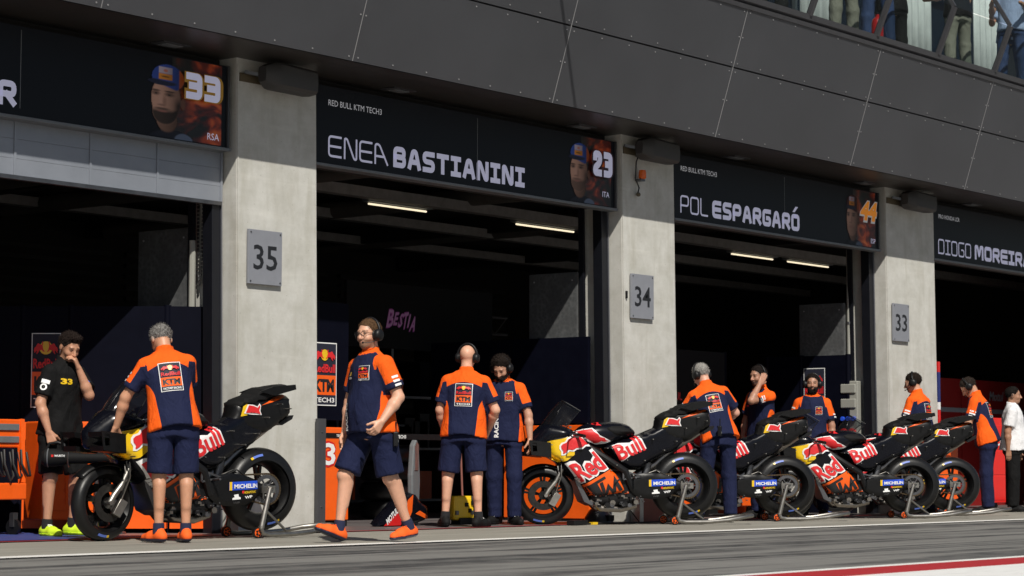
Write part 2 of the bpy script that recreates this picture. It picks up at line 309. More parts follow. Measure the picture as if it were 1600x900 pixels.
GL = {  # stroke alphabet, unit height: (width, [polyline, ...])
 'E': (.62, [[(.62, 1), (0, 1), (0, 0), (.62, 0)], [(0, .5), (.6, .5)]]), 'N': (.62, [[(0, 0), (0, 1), (.12, 1), (.5, 0), (.62, 0), (.62, 1)]]),
 'A': (.64, [[(0, 0), (.22, 1), (.42, 1), (.64, 0)], [(.12, .34), (.52, .34)]]), 'a': (.64, [[(0, 0), (0, 1), (.22, 1), (.66, 0)], [(0, .38), (.5, .38)]]),
 'B': (.6, [[(.0, 0), (0, 1), (.58, 1), (.58, .52), (0, .52)], [(.3, .5), (.6, .5), (.6, 0), (0, 0)]]), 'S': (.6, [[(.6, 1), (0, 1), (0, .52), (.6, .48), (.6, 0), (0, 0)]]),
 'T': (.62, [[(0, 1), (.62, 1)], [(.31, 1), (.31, 0)]]), 'I': (.5, [[(0, 1), (.5, 1)], [(0, 0), (.5, 0)], [(.25, 0), (.25, 1)]]), 'P': (.6, [[(0, 0), (0, 1), (.6, 1), (.6, .42), (0, .42)]]),
 'O': (.62, [[(.31, 1), (0, 1), (0, 0), (.62, 0), (.62, 1), (.31, 1)]]), 'L': (.55, [[(0, 1), (0, 0), (.55, 0)]]), 'R': (.6, [[(0, 0), (0, 1), (.6, 1), (.6, .45), (0, .45)], [(.28, .45), (.6, 0)]]),
 'G': (.62, [[(.62, 1), (0, 1), (0, 0), (.62, 0), (.62, .48), (.34, .48)]]), 'D': (.62, [[(0, 0), (0, 1), (.62, 1), (.62, 0), (0, 0)]]), 'M': (.76, [[(0, 0), (0, 1), (.2, 1), (.38, .25), (.56, 1), (.76, 1), (.76, 0)]]),
 '3': (.58, [[(0, 1), (.58, 1), (.58, 0), (0, 0)], [(.14, .52), (.55, .52)]]), '2': (.58, [[(0, .8), (0, 1), (.58, 1), (.58, .58), (0, .25), (0, 0), (.58, 0)]]), '4': (.62, [[(.34, 1), (0, .28), (.62, .28)], [(.46, .62), (.46, 0)]]),
 '5': (.56, [[(.54, 1), (.06, 1), (0, .52), (.56, .56), (.56, 0), (0, 0)]]), 'Z': (.3, [[(.05, 0), (.25, .25)]]),
}
def fillet(pts, r, n=4):
    out = []; N = len(pts); closed = (pts[0] == pts[-1])
    P = [Vector((x, y)) for x, y in pts]
    for i in range(N):
        if i in (0, N - 1): out.append(P[i]); continue
        a, b, c = P[i - 1], P[i], P[i + 1]; k = min(r, (a - b).length * .49, (c - b).length * .49); p = b + (a - b).normalized() * k; q = b + (c - b).normalized() * k
        for t in range(n + 1): t /= n; out.append(p * (1 - t) ** 2 + b * 2 * t * (1 - t) + q * t * t)
    return out
def stroke_text(mb, s, o, u, v, h, st, gap=.18, r=.16, mi=0, wx=1., nrm=None, shear=0.):
    o = Vector(o); u = Vector(u); v = Vector(v); nrm = Vector(nrm) if nrm is not None else u.cross(v).normalized(); x = 0; lay = 0
    for ch in s:
        if ch == ' ': x += .5; continue
        w, pls = GL[ch]
        for pl in pls:
            pl = [(a * wx, st / 2 + b * (1 - st)) for a, b in pl]
            P = fillet(pl, r if ch not in 'MITZ' else .05); n = len(P); vs = []
            Q = [P[0]]
            for p in P[1:]:
                if (p - Q[-1]).length > 1e-4: Q.append(p)
            P = Q; n = len(P)
            for i, p in enumerate(P):
                d0 = (P[i] - P[i - 1]).normalized() if i else (P[1] - P[0]).normalized(); d1 = (P[i + 1] - P[i]).normalized() if i < n - 1 else d0
                t = (d0 + d1); t = t.normalized() if t.length > 1e-3 else d0; nn = Vector((-t.y, t.x)); k = st / 2 / max(.45, nn.dot(Vector((-d0.y, d0.x))))
                e = (-st / 2 if i == 0 else st / 2 if i == n - 1 else 0); p2 = p + (d0 if i else d1) * e * .9
                for sg in (1, -1):
                    q = p2 + nn * k * sg; vs.append(o + u * ((x + q.x + shear * q.y) * h) + v * (q.y * h) + nrm * (lay * .0006))
            mb.add(vs, [(2 * i, 2 * i + 1, 2 * i + 3, 2 * i + 2) for i in range(n - 1)], mi); lay = (lay + 1) % 3
        x += w * wx + gap + st
    return x * h

# ------------------------------------------------------------------ ground
def sheet(name, x0, x1, y0, y1, z, m):
    o = MB().add([(x0, y0, z), (x1, y0, z), (x1, y1, z), (x0, y1, z)], [(0, 1, 2, 3)]).build(name, m, fixn=False); return tag(o, kind='structure')
sheet('ground', -300, 300, -300, 300, 0, M['asphalt'])
sheet('apron', -60, 60, -2.64, .0, .004, M['apron'])
sheet('garage_floor', -60, 60, -.30, 12, .008, M['gfloor'])
sheet('lane_line', -60, 60, -2.73, -2.52, .008, M['line_white'])
sheet('floor_line', -60, 60, -.37, -.27, .012, M['floor_red'])
sheet('lane_edge_line', -60, 60, -7.52, -7.40, .004, M['line_white'])
sheet('lane_edge_band', -60, 60, -7.98, -7.52, .005, M['kerb_red'])
sheet('lane_edge_field', -60, 60, -10.2, -7.98, .006, M['kerb_white'])
sheet('floor_mat', -4.2, -2.15, -.22, 1.6, .014, M['bluemat'])

# ------------------------------------------------------------------ pit building
KS = -.018                                     # the straight climbs: uprights stand plumb, courses follow the slope
def sh(x, y, z): return (x + KS * (z - 1.5), y, z)
bld = empty('pit_building', (0, 0, 0), 0, 'dark grey clad pit building with concrete pillars above the open garages', 'building')
PIL = [(-1.02, .0), (4.79, 5.80), (10.60, 11.91)]
ZS = 4.206; SL = .32
def fy(z): return -.69 - SL * (z - ZS)
for x0, x1 in PIL:
    mb = MB(); mb.box(x0, x1, 0, .55, 0, 4.3, fn=sh)
    p = mb.build('pillar', M['concrete'], bld, bevel=.012)
    # formwork edge strip on the corner
    mb = MB(); mb.box(x0 + .004, x0 + .018, -.006, .004, 0, 4.15, fn=sh); mb.build('corner_bead', M['concrete'], bld)
    mb = MB(); mb.box(x0 - .13, x0 - .004, .18, .30, 0, 3.6, fn=sh); mb.build('door_rail', M['frame'], bld, bevel=.004)
    mb = MB(); mb.box(x0 - .028, x0 - .018, .165, .179, 0, 3.45, fn=sh); mb.build('rail_edge', M['railedge'], bld)
    mb = MB(); mb.box(x0 - .10, x0 - .06, .46, .52, 0, 3.5, fn=sh); mb.build('inner_rail', M['frame'], bld)
    # grille vent band near the top of the pillar
    mb = MB(); mb.box(x0 + .03, x0 + .42, -.012, .003, 4.0, 4.075, fn=sh); mb.build('bracket_plate', M['brown'], bld)
sx = [-.31 + 2.93 * k for k in range(-3, 9)]
ZJ = 4.955; ZT = 5.57
for i in range(len(sx) - 1):
    a, b = sx[i] + .006, sx[i + 1] - .006
    for z0, z1 in ((ZS, ZJ - .008), (ZJ + .008, ZT)):
        mb = MB(); mb.hexa([(a, fy(z0), z0), (b, fy(z0), z0), (b, fy(z0) + .03, z0), (a, fy(z0) + .03, z0), (a, fy(z1), z1), (b, fy(z1), z1), (b, fy(z1) + .03, z1), (a, fy(z1) + .03, z1)])
        mb.build('fascia_panel', M['fascia'], bld)
for x in sx:
    mb = MB(); mb.hexa([(x - .0026, fy(z) + dy, z) for z in (ZS,) for dy in ()] or [(x - .0026, fy(ZS) - .002, ZS), (x + .0026, fy(ZS) - .002, ZS), (x + .0026, fy(ZS) + .028, ZS), (x - .0026, fy(ZS) + .028, ZS), (x - .0026, fy(ZT) - .002, ZT), (x + .0026, fy(ZT) - .002, ZT), (x + .0026, fy(ZT) + .028, ZT), (x - .0026, fy(ZT) + .028, ZT)])
    mb.build('joint_strip', M['seam'], bld)
mb = MB(); x0, x1 = sx[0], sx[-1]
mb.hexa([(x0, fy(ZS) + .034, ZS + .01), (x1, fy(ZS) + .034, ZS + .01), (x1, fy(ZS) + .12, ZS + .01), (x0, fy(ZS) + .12, ZS + .01), (x0, fy(ZT) + .034, ZT), (x1, fy(ZT) + .034, ZT), (x1, fy(ZT) + .12, ZT), (x0, fy(ZT) + .12, ZT)])
mb.build('fascia_backing', M['matte'], bld)
mb = MB(); nf = Vector((0, -1, -SL)).normalized()
def rivet(x, z): c = Vector((x, fy(z), z)); mb.cyl(c - nf * .002, c + nf * .005, .0075, 6)
for i in range(len(sx) - 1):
    for k in range(7):
        x = sx[i] + .06 + (2.93 - .12) * k / 6
        for z in (ZS + .035, ZJ - .045, ZJ + .045, ZT - .03): rivet(x, z)
    for z in (ZS + .40, ZJ + .32):
        for d in (-.035, .035): rivet(sx[i] + d, z)
tag(mb.build('rivets', M['seam'], bld), kind='stuff')
mb = MB(); mb.box(x0, x1, fy(ZS) + .002, .6, ZS, ZS + .008); mb.build('soffit', M['soffit'], bld)
for x in (-1.87, 1.08, 4.01, 7.02, 10.0, 12.94, -4.8):
    f = MB(); f.box(x - .16, x + .16, -.10, .02 + .06, ZS - .012, ZS - .002); fo = f.build('downlight', M['trim'], bld)
    f = MB(); f.box(x - .10, x + .10, -.06, .04, ZS - .018, ZS - .013); f.build('lens', M['greyp'], fo)
# header wall above the doors, hall ceiling, hall walls
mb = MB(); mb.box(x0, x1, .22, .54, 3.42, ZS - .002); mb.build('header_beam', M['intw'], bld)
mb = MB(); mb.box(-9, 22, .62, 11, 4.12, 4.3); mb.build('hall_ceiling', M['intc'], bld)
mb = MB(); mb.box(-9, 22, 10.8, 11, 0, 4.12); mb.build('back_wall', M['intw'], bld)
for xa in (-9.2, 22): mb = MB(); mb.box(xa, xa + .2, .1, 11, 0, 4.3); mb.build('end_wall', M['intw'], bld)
for xa, xb in ((-9, -6.8),): mb = MB(); mb.box(xa, xb, 0, .5, 0, 4.3); mb.build('pillar', M['concrete'], bld)
for xa, xb in ((17.0, 22),): mb = MB(); mb.box(xa, xb, 0, .5, 0, 4.3); mb.build('pillar', M['concrete'], bld)
M['traym'] = mat('tray_grey', (.24, .23, .22), .6, var=.2)
for yy, zz in ((3.3, 3.72), (5.6, 3.8), (8.0, 3.85)):
    mb = MB(); mb.box(-9, 22, yy, yy + .16, zz, zz + .12); mb.build('cable_tray', M['traym'], bld)
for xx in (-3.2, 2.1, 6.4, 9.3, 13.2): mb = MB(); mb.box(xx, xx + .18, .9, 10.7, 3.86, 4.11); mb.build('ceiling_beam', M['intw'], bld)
for k, xx in enumerate((1.6, 3.4, 6.2, 9.5)):
    mb = MB(); mb.tube([(xx, 1.0, 3.9), (xx, 10, 3.9)], .11, 10); mb.build('duct', M['concrete_dark'], bld, smooth=40)
for k in range(4):                                                    # corrugated rear wall of the hall
    mb = MB()
    for j in range(22): mb.box(-2 + k * 4.6, 2.3 + k * 4.6, 10.72, 10.79, .3 + j * .16, .36 + j * .16)
    tag(mb.build('wall_ribs', M['intc'], bld), kind='stuff')
# lit tube lamps under the ceiling
for i, (xa, xb) in enumerate(((4.60, 5.64), (7.40, 8.62), (12.43, 13.55), (13.97, 15.16))):
    nm = ('leftmost lit tube lamp, high in the garage of the bald man', 'lit tube lamp below the driver portrait beside the white 23', 'lit tube lamp below the pale name on the orange 44 screen', 'rightmost lit tube lamp, below the orange 44 portrait')[i]
    t = empty('ceiling_lamp', (xa, 3.57, 3.68), 0, nm, 'lamp', 'tube lamps in the garages')
    MB().box(-.05, xb - xa + .05, -.06, .06, .035, .07).build('housing', M['greyp'], t)
    MB().tube([(0, -.0, .01), (xb - xa, 0, .01)], .012, 10).build('tube', M['lamp'], t, smooth=50)
# balcony
ZL = 5.57; ZL2 = 5.71; YL = fy(ZT)
mb = MB(); mb.prism([(.0, 0), (-.012, .0), (-.024, .045), (.012, .06), (-.030, .08), (-.045, .14), (.25, .14), (.25, 0)], (x0, YL, ZL), (0, 1, 0), (0, 0, 1), (x1 - x0, 0, 0)); mb.build('ledge', M['trim'], bld)
mb = MB(); mb.box(x0, x1, YL + .25, 3.2, 5.45, 5.72); mb.build('balcony_floor', M['greyp'], bld)
mb = MB(); mb.box(x0, x1, 3.0, 3.2, 5.72, 9.2); mb.build('upper_wall', M['trim'], bld)
gp = [-9.0 + 1.52 * k for k in range(0, 20)]
gp = [8.33 + 1.53 * k for k in range(-7, 8)]
bal_u = Vector((0, -.42, 1)).normalized()
for i, x in enumerate(gp):
    a = Vector((x, YL - .02, ZL2 - .01)); b = a + bal_u * .62; c = b + Vector((0, .32, .55))
    m2 = MB(); m2.bar(a, b, .045, .07, up=(0, -1, 0)); po = m2.build('balustrade_post', M['trim'], bld, bevel=.004)
    m2 = MB(); m2.bar(b, c, .03, .05, up=(0, -1, 0)); m2.build('brace', M['trim'], po)
    if i < len(gp) - 1:
        w = 1.53 - .06; m2 = MB(); o_ = a + Vector((.03, .012, .02)); t = Vector((0, .010, .004)); u_ = Vector((w, 0, 0)); v_ = bal_u * .60
        m2.hexa([o_, o_ + u_, o_ + u_ + t, o_ + t, o_ + v_, o_ + u_ + v_, o_ + u_ + v_ + t, o_ + v_ + t]); m2.build('glass_pane', M['balglass'], bld)
        m2 = MB(); o2 = o_ + v_ * 1.02; v2 = Vector((0, .30, .52)); m2.hexa([o2, o2 + u_, o2 + u_ + t, o2 + t, o2 + v2, o2 + u_ + v2, o2 + u_ + v2 + t, o2 + v2 + t]); m2.build('glass_pane', M['balglass'], bld)
mb = MB(); mb.tube([(gp[0], YL + .02, 6.86), (gp[-1], YL + .02, 6.86)], .022, 8); mb.build('handrail', M['dsteel'], bld, smooth=50)
wg = glass_mat('window_dark', (.03, .06, .12), .8, .04)
M['curtain'] = mat('curtain_white', (.62, .66, .64), .8, var=.15, vscale=3)
for i in range(12):
    xa = 4.4 + i * 1.25; m2 = MB(); m2.box(xa + .04, xa + 1.21, 2.93, 2.96, 5.76, 8.8); m2.build('window_pane', wg, bld)
    m2 = MB(); m2.box(xa - .03, xa + .03, 2.88, 2.99, 5.74, 8.9); m2.build('window_frame', M['curtain' if i % 3 == 1 else 'trim'], bld)
for xa in (12.35, 9.75, 14.6, 17.0):                                             # pale hanging curtains behind the rail
    m2 = MB(); n = 26; vs = []
    for k in range(n + 1): vs += [(xa + .95 * k / n, .75 + .035 * math.sin(k * 1.25), 5.74), (xa + .95 * k / n, .75 + .035 * math.sin(k * 1.25), 8.4)]
    m2.add(vs, [(2 * k, 2 * k + 2, 2 * k + 3, 2 * k + 1) for k in range(n)]); co = m2.build('curtain', M['curtain'], bld, smooth=60, fixn=False); s_ = co.modifiers.new('s', 'SOLIDIFY'); s_.thickness = .006
mb = MB(); mb.tube([(2.07, -1.18, 5.62), (1.54, -2.67, 6.73)], .022, 10); mb.build('shadow_pole', M['alu'], bld, smooth=60)  # unseen pole added above, slanted so its shadow runs down the fascia
mb = MB(); mb.box(x0, x1, 1.0, 3.2, 8.9, 9.2); mb.build('upper_roof', M['trim'], bld)

# ------------------------------------------------------------------ driver name signs
def flame_mat():
    m, nt, b = new_mat('screen_flame'); v = mapping(nt, (1, 1, 1.6), (0, .5, 0)); n = noise(nt, v, 3.2, 3, .5, 1.4)
    r = ramp_nodes(nt, [(.40, (.0, .0, .0)), (.52, (.10, .006, .002)), (.62, (.42, .05, .008)), (.75, (.7, .16, .03))]); L(nt, n.outputs['Fac'], r.inputs[0])
    b.inputs['Base Color'].default_value = (.01, .01, .01, 1); tcg = nt.nodes.new('ShaderNodeTexCoord'); sx_ = nt.nodes.new('ShaderNodeSeparateXYZ'); L(nt, tcg.outputs['Generated'], sx_.inputs[0]); L(nt, mixc(nt, 1.0, r.outputs[0], rng(nt, sx_.outputs[0], .05, .5), 'MULTIPLY'), b.inputs['Emission Color']); b.inputs['Emission Strength'].default_value = .24; b.inputs['Roughness'].default_value = .4; return m
M['flame'] = flame_mat()
def led(n, c, s=.16): return mat('led_' + n, tuple(x * .4 for x in c), .5, emit=c, estr=s)
def sst(a, b, x): t = np.clip((x - a) / (b - a), 0, 1); return t * t * (3 - 2 * t)
def portrait_mat():
    m, nt, b = new_mat('screen_portrait'); at = nt.nodes.new('ShaderNodeVertexColor'); at.layer_name = 'col'; L(nt, at.outputs['Color'], b.inputs['Emission Color']); b.inputs['Emission Strength'].default_value = .42
    b.inputs['Base Color'].default_value = (.006, .006, .007, 1); b.inputs['Roughness'].default_value = .45; b.inputs['Specular IOR Level'].default_value = .2; return m
M['portrait'] = portrait_mat()
def portrait(par, x0_, x1_, z0, z1, Y, beard_, capc, dim):
    """the driver photo shown by the screen: a soft generic face under a team cap"""
    nx, nz = 76, 110; X, Z = np.meshgrid(np.linspace(90, 385, nx), np.linspace(792, 170, nz)); C = np.zeros((nz, nx, 3)) + .004; A = np.zeros((nz, nx))
    def el(cx, cy, rx, ry, soft=.12): d = np.hypot((X - cx) / rx, (Z - cy) / ry); return 1 - sst(1 - soft, 1 + soft, d)
    def put(m, col, shade=None):
        nonlocal C, A
        col = np.array(col) * (shade[..., None] if shade is not None else 1); C = C * (1 - m[..., None]) + col * m[..., None]; A = np.maximum(A, m)
    lit = .35 + .85 * sst(320, 150, X); n = np.random.RandomState(3).rand(nz, nx) * .1 + .95
    put(el(250, 850, 165, 130), (.010, .012, .02)); put(el(330, 800, 60, 60), (.10, .13, .2)); put(el(222, 650, 68, 95), (.22, .12, .085), lit * .8); put(el(322, 495, 17, 52), (.34, .15, .10), lit * n)
    face = np.clip(el(214, 470, 94, 185) * 1.0 + el(205, 590, 76, 95), 0, 1); put(face, (.44, .245, .18), lit * n)
    put(el(150, 432, 27, 17, .5) * .75, (.09, .05, .04)); put(el(236, 432, 30, 17, .5) * .75, (.07, .04, .03)); put(el(148, 409, 30, 7, .5) * .9, (.04, .025, .02)); put(el(238, 408, 34, 7, .5) * .9, (.03, .02, .016)); put(el(151, 434, 8, 6, .4), (.02, .015, .012)); put(el(234, 434, 9, 6, .4), (.02, .015, .012))
    put(el(178, 480, 12, 50, .6) * .5, (.55, .32, .25)); put(el(205, 492, 11, 40, .7) * .5, (.16, .08, .06)); put(el(184, 526, 24, 8, .6) * .6, (.13, .06, .05))
    bm_ = face * np.clip(sst(545, 590, Z) + sst(250, 300, X) * sst(430, 520, Z), 0, 1) * beard_; put(bm_, (.040, .026, .020), lit * n); put(el(190, 556, 44, 10, .5) * beard_ * .8, (.05, .03, .024)); put(el(192, 577, 30, 8, .5) * .85, (.30, .12, .10))
    cap = el(226, 292, 104, 112, .05) * sst(0, 14, 345 + (X - 130) * .34 - Z); put(cap, capc, (.45 + .7 * sst(330, 180, X)) * n); put(cap * sst(292, 300, X), (.50, .10, .02), lit + .2)
    bd = cap * sst(164, 168, X) * sst(254, 250, X); put(bd * sst(204, 210, Z) * sst(264, 258, Z), (.42, .34, .40), lit); put(bd * sst(260, 264, Z) * sst(314, 310, Z), (.60, .22, .03), lit); put(el(210, 236, 14, 12, .3) * .8, (.5, .12, .05)); put(el(208, 286, 26, 7, .4) * .8, (.06, .03, .01))
    br = el(186, 336, 92, 26, .12) * sst(-8, 6, Z - 312 - (X - 110) * .10); put(br, (.016, .020, .045))
    C *= dim; vs = [(x0_ + (x1_ - x0_) * (X[j, i] - 100) / 240, Y, z0 + (790 - Z[j, i]) / 610 * (z1 - z0)) for j in range(nz) for i in range(nx)]
    fs = [(j * nx + i, j * nx + i + 1, (j + 1) * nx + i + 1, (j + 1) * nx + i) for j in range(nz - 1) for i in range(nx - 1) if A[j:j + 2, i:i + 2].min() > .35]
    o = MB().add(vs, fs).build('portrait_print', M['portrait'], par, fixn=False); ca = o.data.color_attributes.new('col', 'FLOAT_COLOR', 'POINT'); ca.data.foreach_set('color', np.concatenate([C.reshape(-1, 3), np.ones((nx * nz, 1))], 1).astype(np.float32).ravel())
ZB, ZTP = 3.376, 4.125
def sign(xa, xb, small, thin, bold, seamx, num, code, face, numcol, lab):
    s = empty('driver_name_sign', (0, 0, 0), 0, lab, 'sign', 'name signs above the garages')
    MB().box(xa, xb, .062, .16, ZB + .02, ZTP).build('screen', M['screen'], s)
    MB().box(xa - .01, xb + .03, .03, .17, ZB - .012, ZB + .016).build('lower_rim', M['greyp'], s, bevel=.004)
    MB().box(xb + .002, xb + .024, .045, .165, ZB + .02, ZTP).build('side_rim', M['trim'], s)
    MB().box(seamx - .003, seamx + .003, .0595, .062, ZB + .08, ZTP - .03).build('screen_seam', M['greyp'], s)
    U = (1, 0, 0); W = (0, 0, 1); Y = .0605
    if small:
        mb = MB(); put_text(mb, small[0], (small[1], Y, 3.945), U, W, .058, 0, small[2] - small[1]); mb.build('team_lettering', M['lett2'], s, fixn=False)
    for t, st, m in ((thin, .105, 'lett'), (bold, .25, 'lett')):
        if not t: continue
        h = .205; tx = t[0]; n = sum(GL[c][0] for c in tx if c != 'Z'); g = .13 if st > .2 else .14; wx = ((t[2] - t[1]) / h - len(tx) * (g + st) + g) / n
        mb = MB(); stroke_text(mb, tx, (t[1] + st * h / 2, Y, 3.463), U, W, h, st, g, .18, wx=wx); mb.build('name_lettering', M[m], s, fixn=False)
    if face:
        fa, fb = face[:2]; MB().add([(fb - .16, Y, ZB + .03), (xb - .06, Y, ZB + .03), (xb - .06, Y, ZTP - .01), (fb - .16, Y, ZTP - .01)], [(0, 1, 2, 3)]).build('flame_print', M['flame'], s, fixn=False)
        portrait(s, fa, fb, ZB + .03, 4.04, Y - .004, *face[2:])
    if num:
        tx, na, nb, za, zb, c2, sh2 = num; hh = zb - za; n = sum(GL[c][0] for c in tx); st = .27; g = .10; wx = ((nb - na) / hh - len(tx) * (g + st) + g) / n
        if tx == '44':
            for nm_, bd_, m_, dy_, e_ in (('number_outline', .09, c2, .030, .012), ('number', .05, numcol, .034, 0)): mb = MB(); put_text(mb, tx, (na - e_, Y - dy_, za - e_), U, W, hh + e_, bd_, nb - na + 2 * e_, shear=.25); mb.build(nm_, m_, s, fixn=False)
        else: mb = MB(); stroke_text(mb, tx, (na + st * hh / 2 - .0 * hh, Y - .030, za - .03 * hh), U, W, hh * 1.06, st + .13, g - .13, .14, wx=wx, shear=sh2); mb.build('number_outline', c2, s, fixn=False); mb = MB(); stroke_text(mb, tx, (na + st * hh / 2, Y - .034, za), U, W, hh, st, g, .14, wx=wx, shear=sh2); mb.build('number', numcol, s, fixn=False)
    if code:
        mb = MB(); put_text(mb, code[0], (code[1], Y - .003, code[2]), U, W, .062, .005); mb.build('country_code', M['lett'], s, fixn=False)
    return s
gold = led('gold', (.32, .17, .02), .3); dkr = led('dark', (.03, .012, .02), .2); org = led('orange', (.75, .25, .02), .4); wht = led('white', (.8, .8, .8), .16)
sign(-5.8, -1.13, None, None, ('ER', -3.86, -3.46), -3.42, ('33', -1.65, -1.24, 3.77, 4.0, gold, 0.), ('RSA', -1.36, 3.445), (-2.06, -1.62, 1., (.03, .06, .26), .62), M['lett'], 'black screen above garage 35 showing a bearded driver and the number 33')
sign(.005, 4.70, ('RED BULL KTM TECH3', .18, .92), ('ENEa', .18, 1.01), ('BASTIANINI', 1.09, 3.13), 2.36, ('23', 4.27, 4.62, 3.71, 3.985, dkr, 0.), ('ITA', 4.48, 3.50), (3.87, 4.26, .75, (.03, .07, .30), .55), M['lett'], 'black name screen between pillars 35 and 34 showing a white 23')
sg3 = sign(5.83, 10.46, ('RED BULL KTM TECH3', 5.98, 6.72), ('POL', 5.97, 6.53), ('ESPARGARO', 6.62, 8.54), 8.2, ('44', 9.95, 10.36, 3.75, 3.98, wht, .22), ('ESP', 10.28, 3.46), (9.64, 10.0, .25, (.06, .012, .012), .36), org, 'black name screen between pillars 34 and 33 showing an orange 44')
sign(11.95, 16.7, ('PRO HONDA LCR', 12.12, 12.72), ('DIOGO', 12.10, 13.05), ('MOREIRA', 13.16, 14.88), 15.8, None, None, None, M['lett'], 'black name screen cut by the right edge, right of pillar 33')
acc = MB().flat([(0, 0), (.05, 0), (.13, .07), (.07, .07)], (8.38, .0600, 3.69), (1, 0, 0), (0, 0, 1)); acc.build('accent_mark', M['lett'], sg3, fixn=False)
# ------------------------------------------------------------------ number plates, loudspeakers, beacon
for (x, z), n in (((-.915, 2.205), '35'), ((4.90, 2.21), '34'), ((10.69, 2.225), '33')):
    p = empty('number_plate', (x + KS * .95, -.012, z), 0, {'35': 'grey number plate on the left pillar, behind the leading motorcycle', '34': 'grey number plate on the middle pillar below the amber beacon', '33': 'smallest looking grey number plate, on the right pillar'}[n], 'plate', 'garage number plates')
    MB().box(0, .42, -.025, -.0, 0, .485).build('panel', M['plate'], p, bevel=.003)
    mb = MB(); put_text(mb, n, (.21, -.0265, .135), (1, 0, 0), (0, 0, 1), .225, .012, .30, center=True); mb.build('numeral', M['ink'], p, fixn=False)
    mb = MB(); [mb.cyl((a, -.031, b), (a, -.024, b), .008, 6) for a in (.025, .395) for b in (.025, .46)]; tag(mb.build('screws', M['dsteel'], p), kind='stuff')
for x, w, lab in ((-.88, .60, 'grey loudspeaker left of the name screen with the white 23'), (4.88, .62, 'grey horn loudspeaker above the amber beacon on pillar 34'), (10.80, .66, 'grey loudspeaker just right of the screen with the orange 44')):
    s = empty('loudspeaker', (x - .05, -.02, 4.06), 0, lab, 'loudspeaker', 'loudspeakers on the pillars')
    mb = MB(); prof = [(0, .05, .07), (.10, .11, .115), (.16, .125, .12), (w, .115, .115), (w + .012, .10, .10)]; vs = []
    for px, ry, rz in prof:
        for k in range(12): t = 2 * math.pi * k / 12; e = .45; cy, cz = math.cos(t), math.sin(t); vs.append((px, -.16 + ry * math.copysign(abs(cy) ** e, cy), rz * math.copysign(abs(cz) ** e, cz) - px * .02))
    fs = [(i * 12 + k, i * 12 + (k + 1) % 12, (i + 1) * 12 + (k + 1) % 12, (i + 1) * 12 + k) for i in range(4) for k in range(12)] + [tuple(range(11, -1, -1)), tuple(48 + k for k in range(12))]
    mb.add(vs, fs).build('cabinet', M['spk'], s, smooth=35)
    mb = MB(); mb.bar((.2, -.04, .0), (.2, .02, .0), .05, .14); mb.bar((-.08, -.02, .02), (.03, -.1, .0), .03, .03); mb.build('bracket', M['dsteel'], s)
    mb = MB(); mb.lathe([(.0, 0), (.09, 0), (.1, .01), (.1, .02)], (.165, -.16, 0), (-1, 0, 0), 14); mb.build('rear_cap', M['spk'], s)
bc = empty('beacon_light', (4.99, -.02, 3.76), 0, 'small amber beacon hanging below the loudspeaker on pillar 34', 'lamp')
MB().lathe([(0, .05), (.035, .045), (.042, .02), (.042, -.04), (.03, -.05), (0, -.05)], (.04, -.06, .03), (0, 0, 1), 14).build('lens', M['amber'], bc, smooth=40)
MB().box(.0, .08, -.07, .01, -.045, -.022).build('base', M['dsteel'], bc)
MB().tube([(.0, -.06, .28), (-.06, -.05, .16), (-.05, -.03, -.02), (.02, -.03, -.12), (.0, -.02, -.2)], .008, 6).build('lead', M['cable'], bc)
MB().sphere((.02, -.02, -.19), .035, 6, sc=(1, .6, .7)).build('gland', M['brown'], bc)
mb = MB(); mb.box(4.815, 4.835, -.02, -.002, 2.42, 2.50); tag(mb.build('wall_clip', M['black']), 'tiny black clip on the corner of pillar 34 beside its plate', 'clip')

# ------------------------------------------------------------------ garage door of bay 35
dr = empty('roller_door', (0, 0, 0), 0, 'half lowered grey sectional garage door under the number 33 screen', 'door')
for i, xa in enumerate((-6.4, -5.5, -4.17, -3.38, -2.59, -1.84)):
    xb = (-5.5, -4.17, -3.38, -2.59, -1.84, -1.085)[i]
    for z0, z1 in ((2.93, 3.06), (3.065, 3.22), (3.225, 3.38)):
        MB().box(xa + .012, xb - .012, .165, .19, z0, z1 + .0035).build('door_panel', M['shutter'], dr, bevel=.0015)
    MB().box(xb - .012, xb + .012, .155, .2, 2.93, 3.38).build('stile', M['shutter'], dr)
MB().box(-6.4, -1.085, .15, .21, 2.895, 2.928).build('bottom_rail', M['dsteel'], dr)
MB().box(-6.4, -1.085, .165, .22, 3.382, 3.42).build('top_rail', M['greyp'], dr)

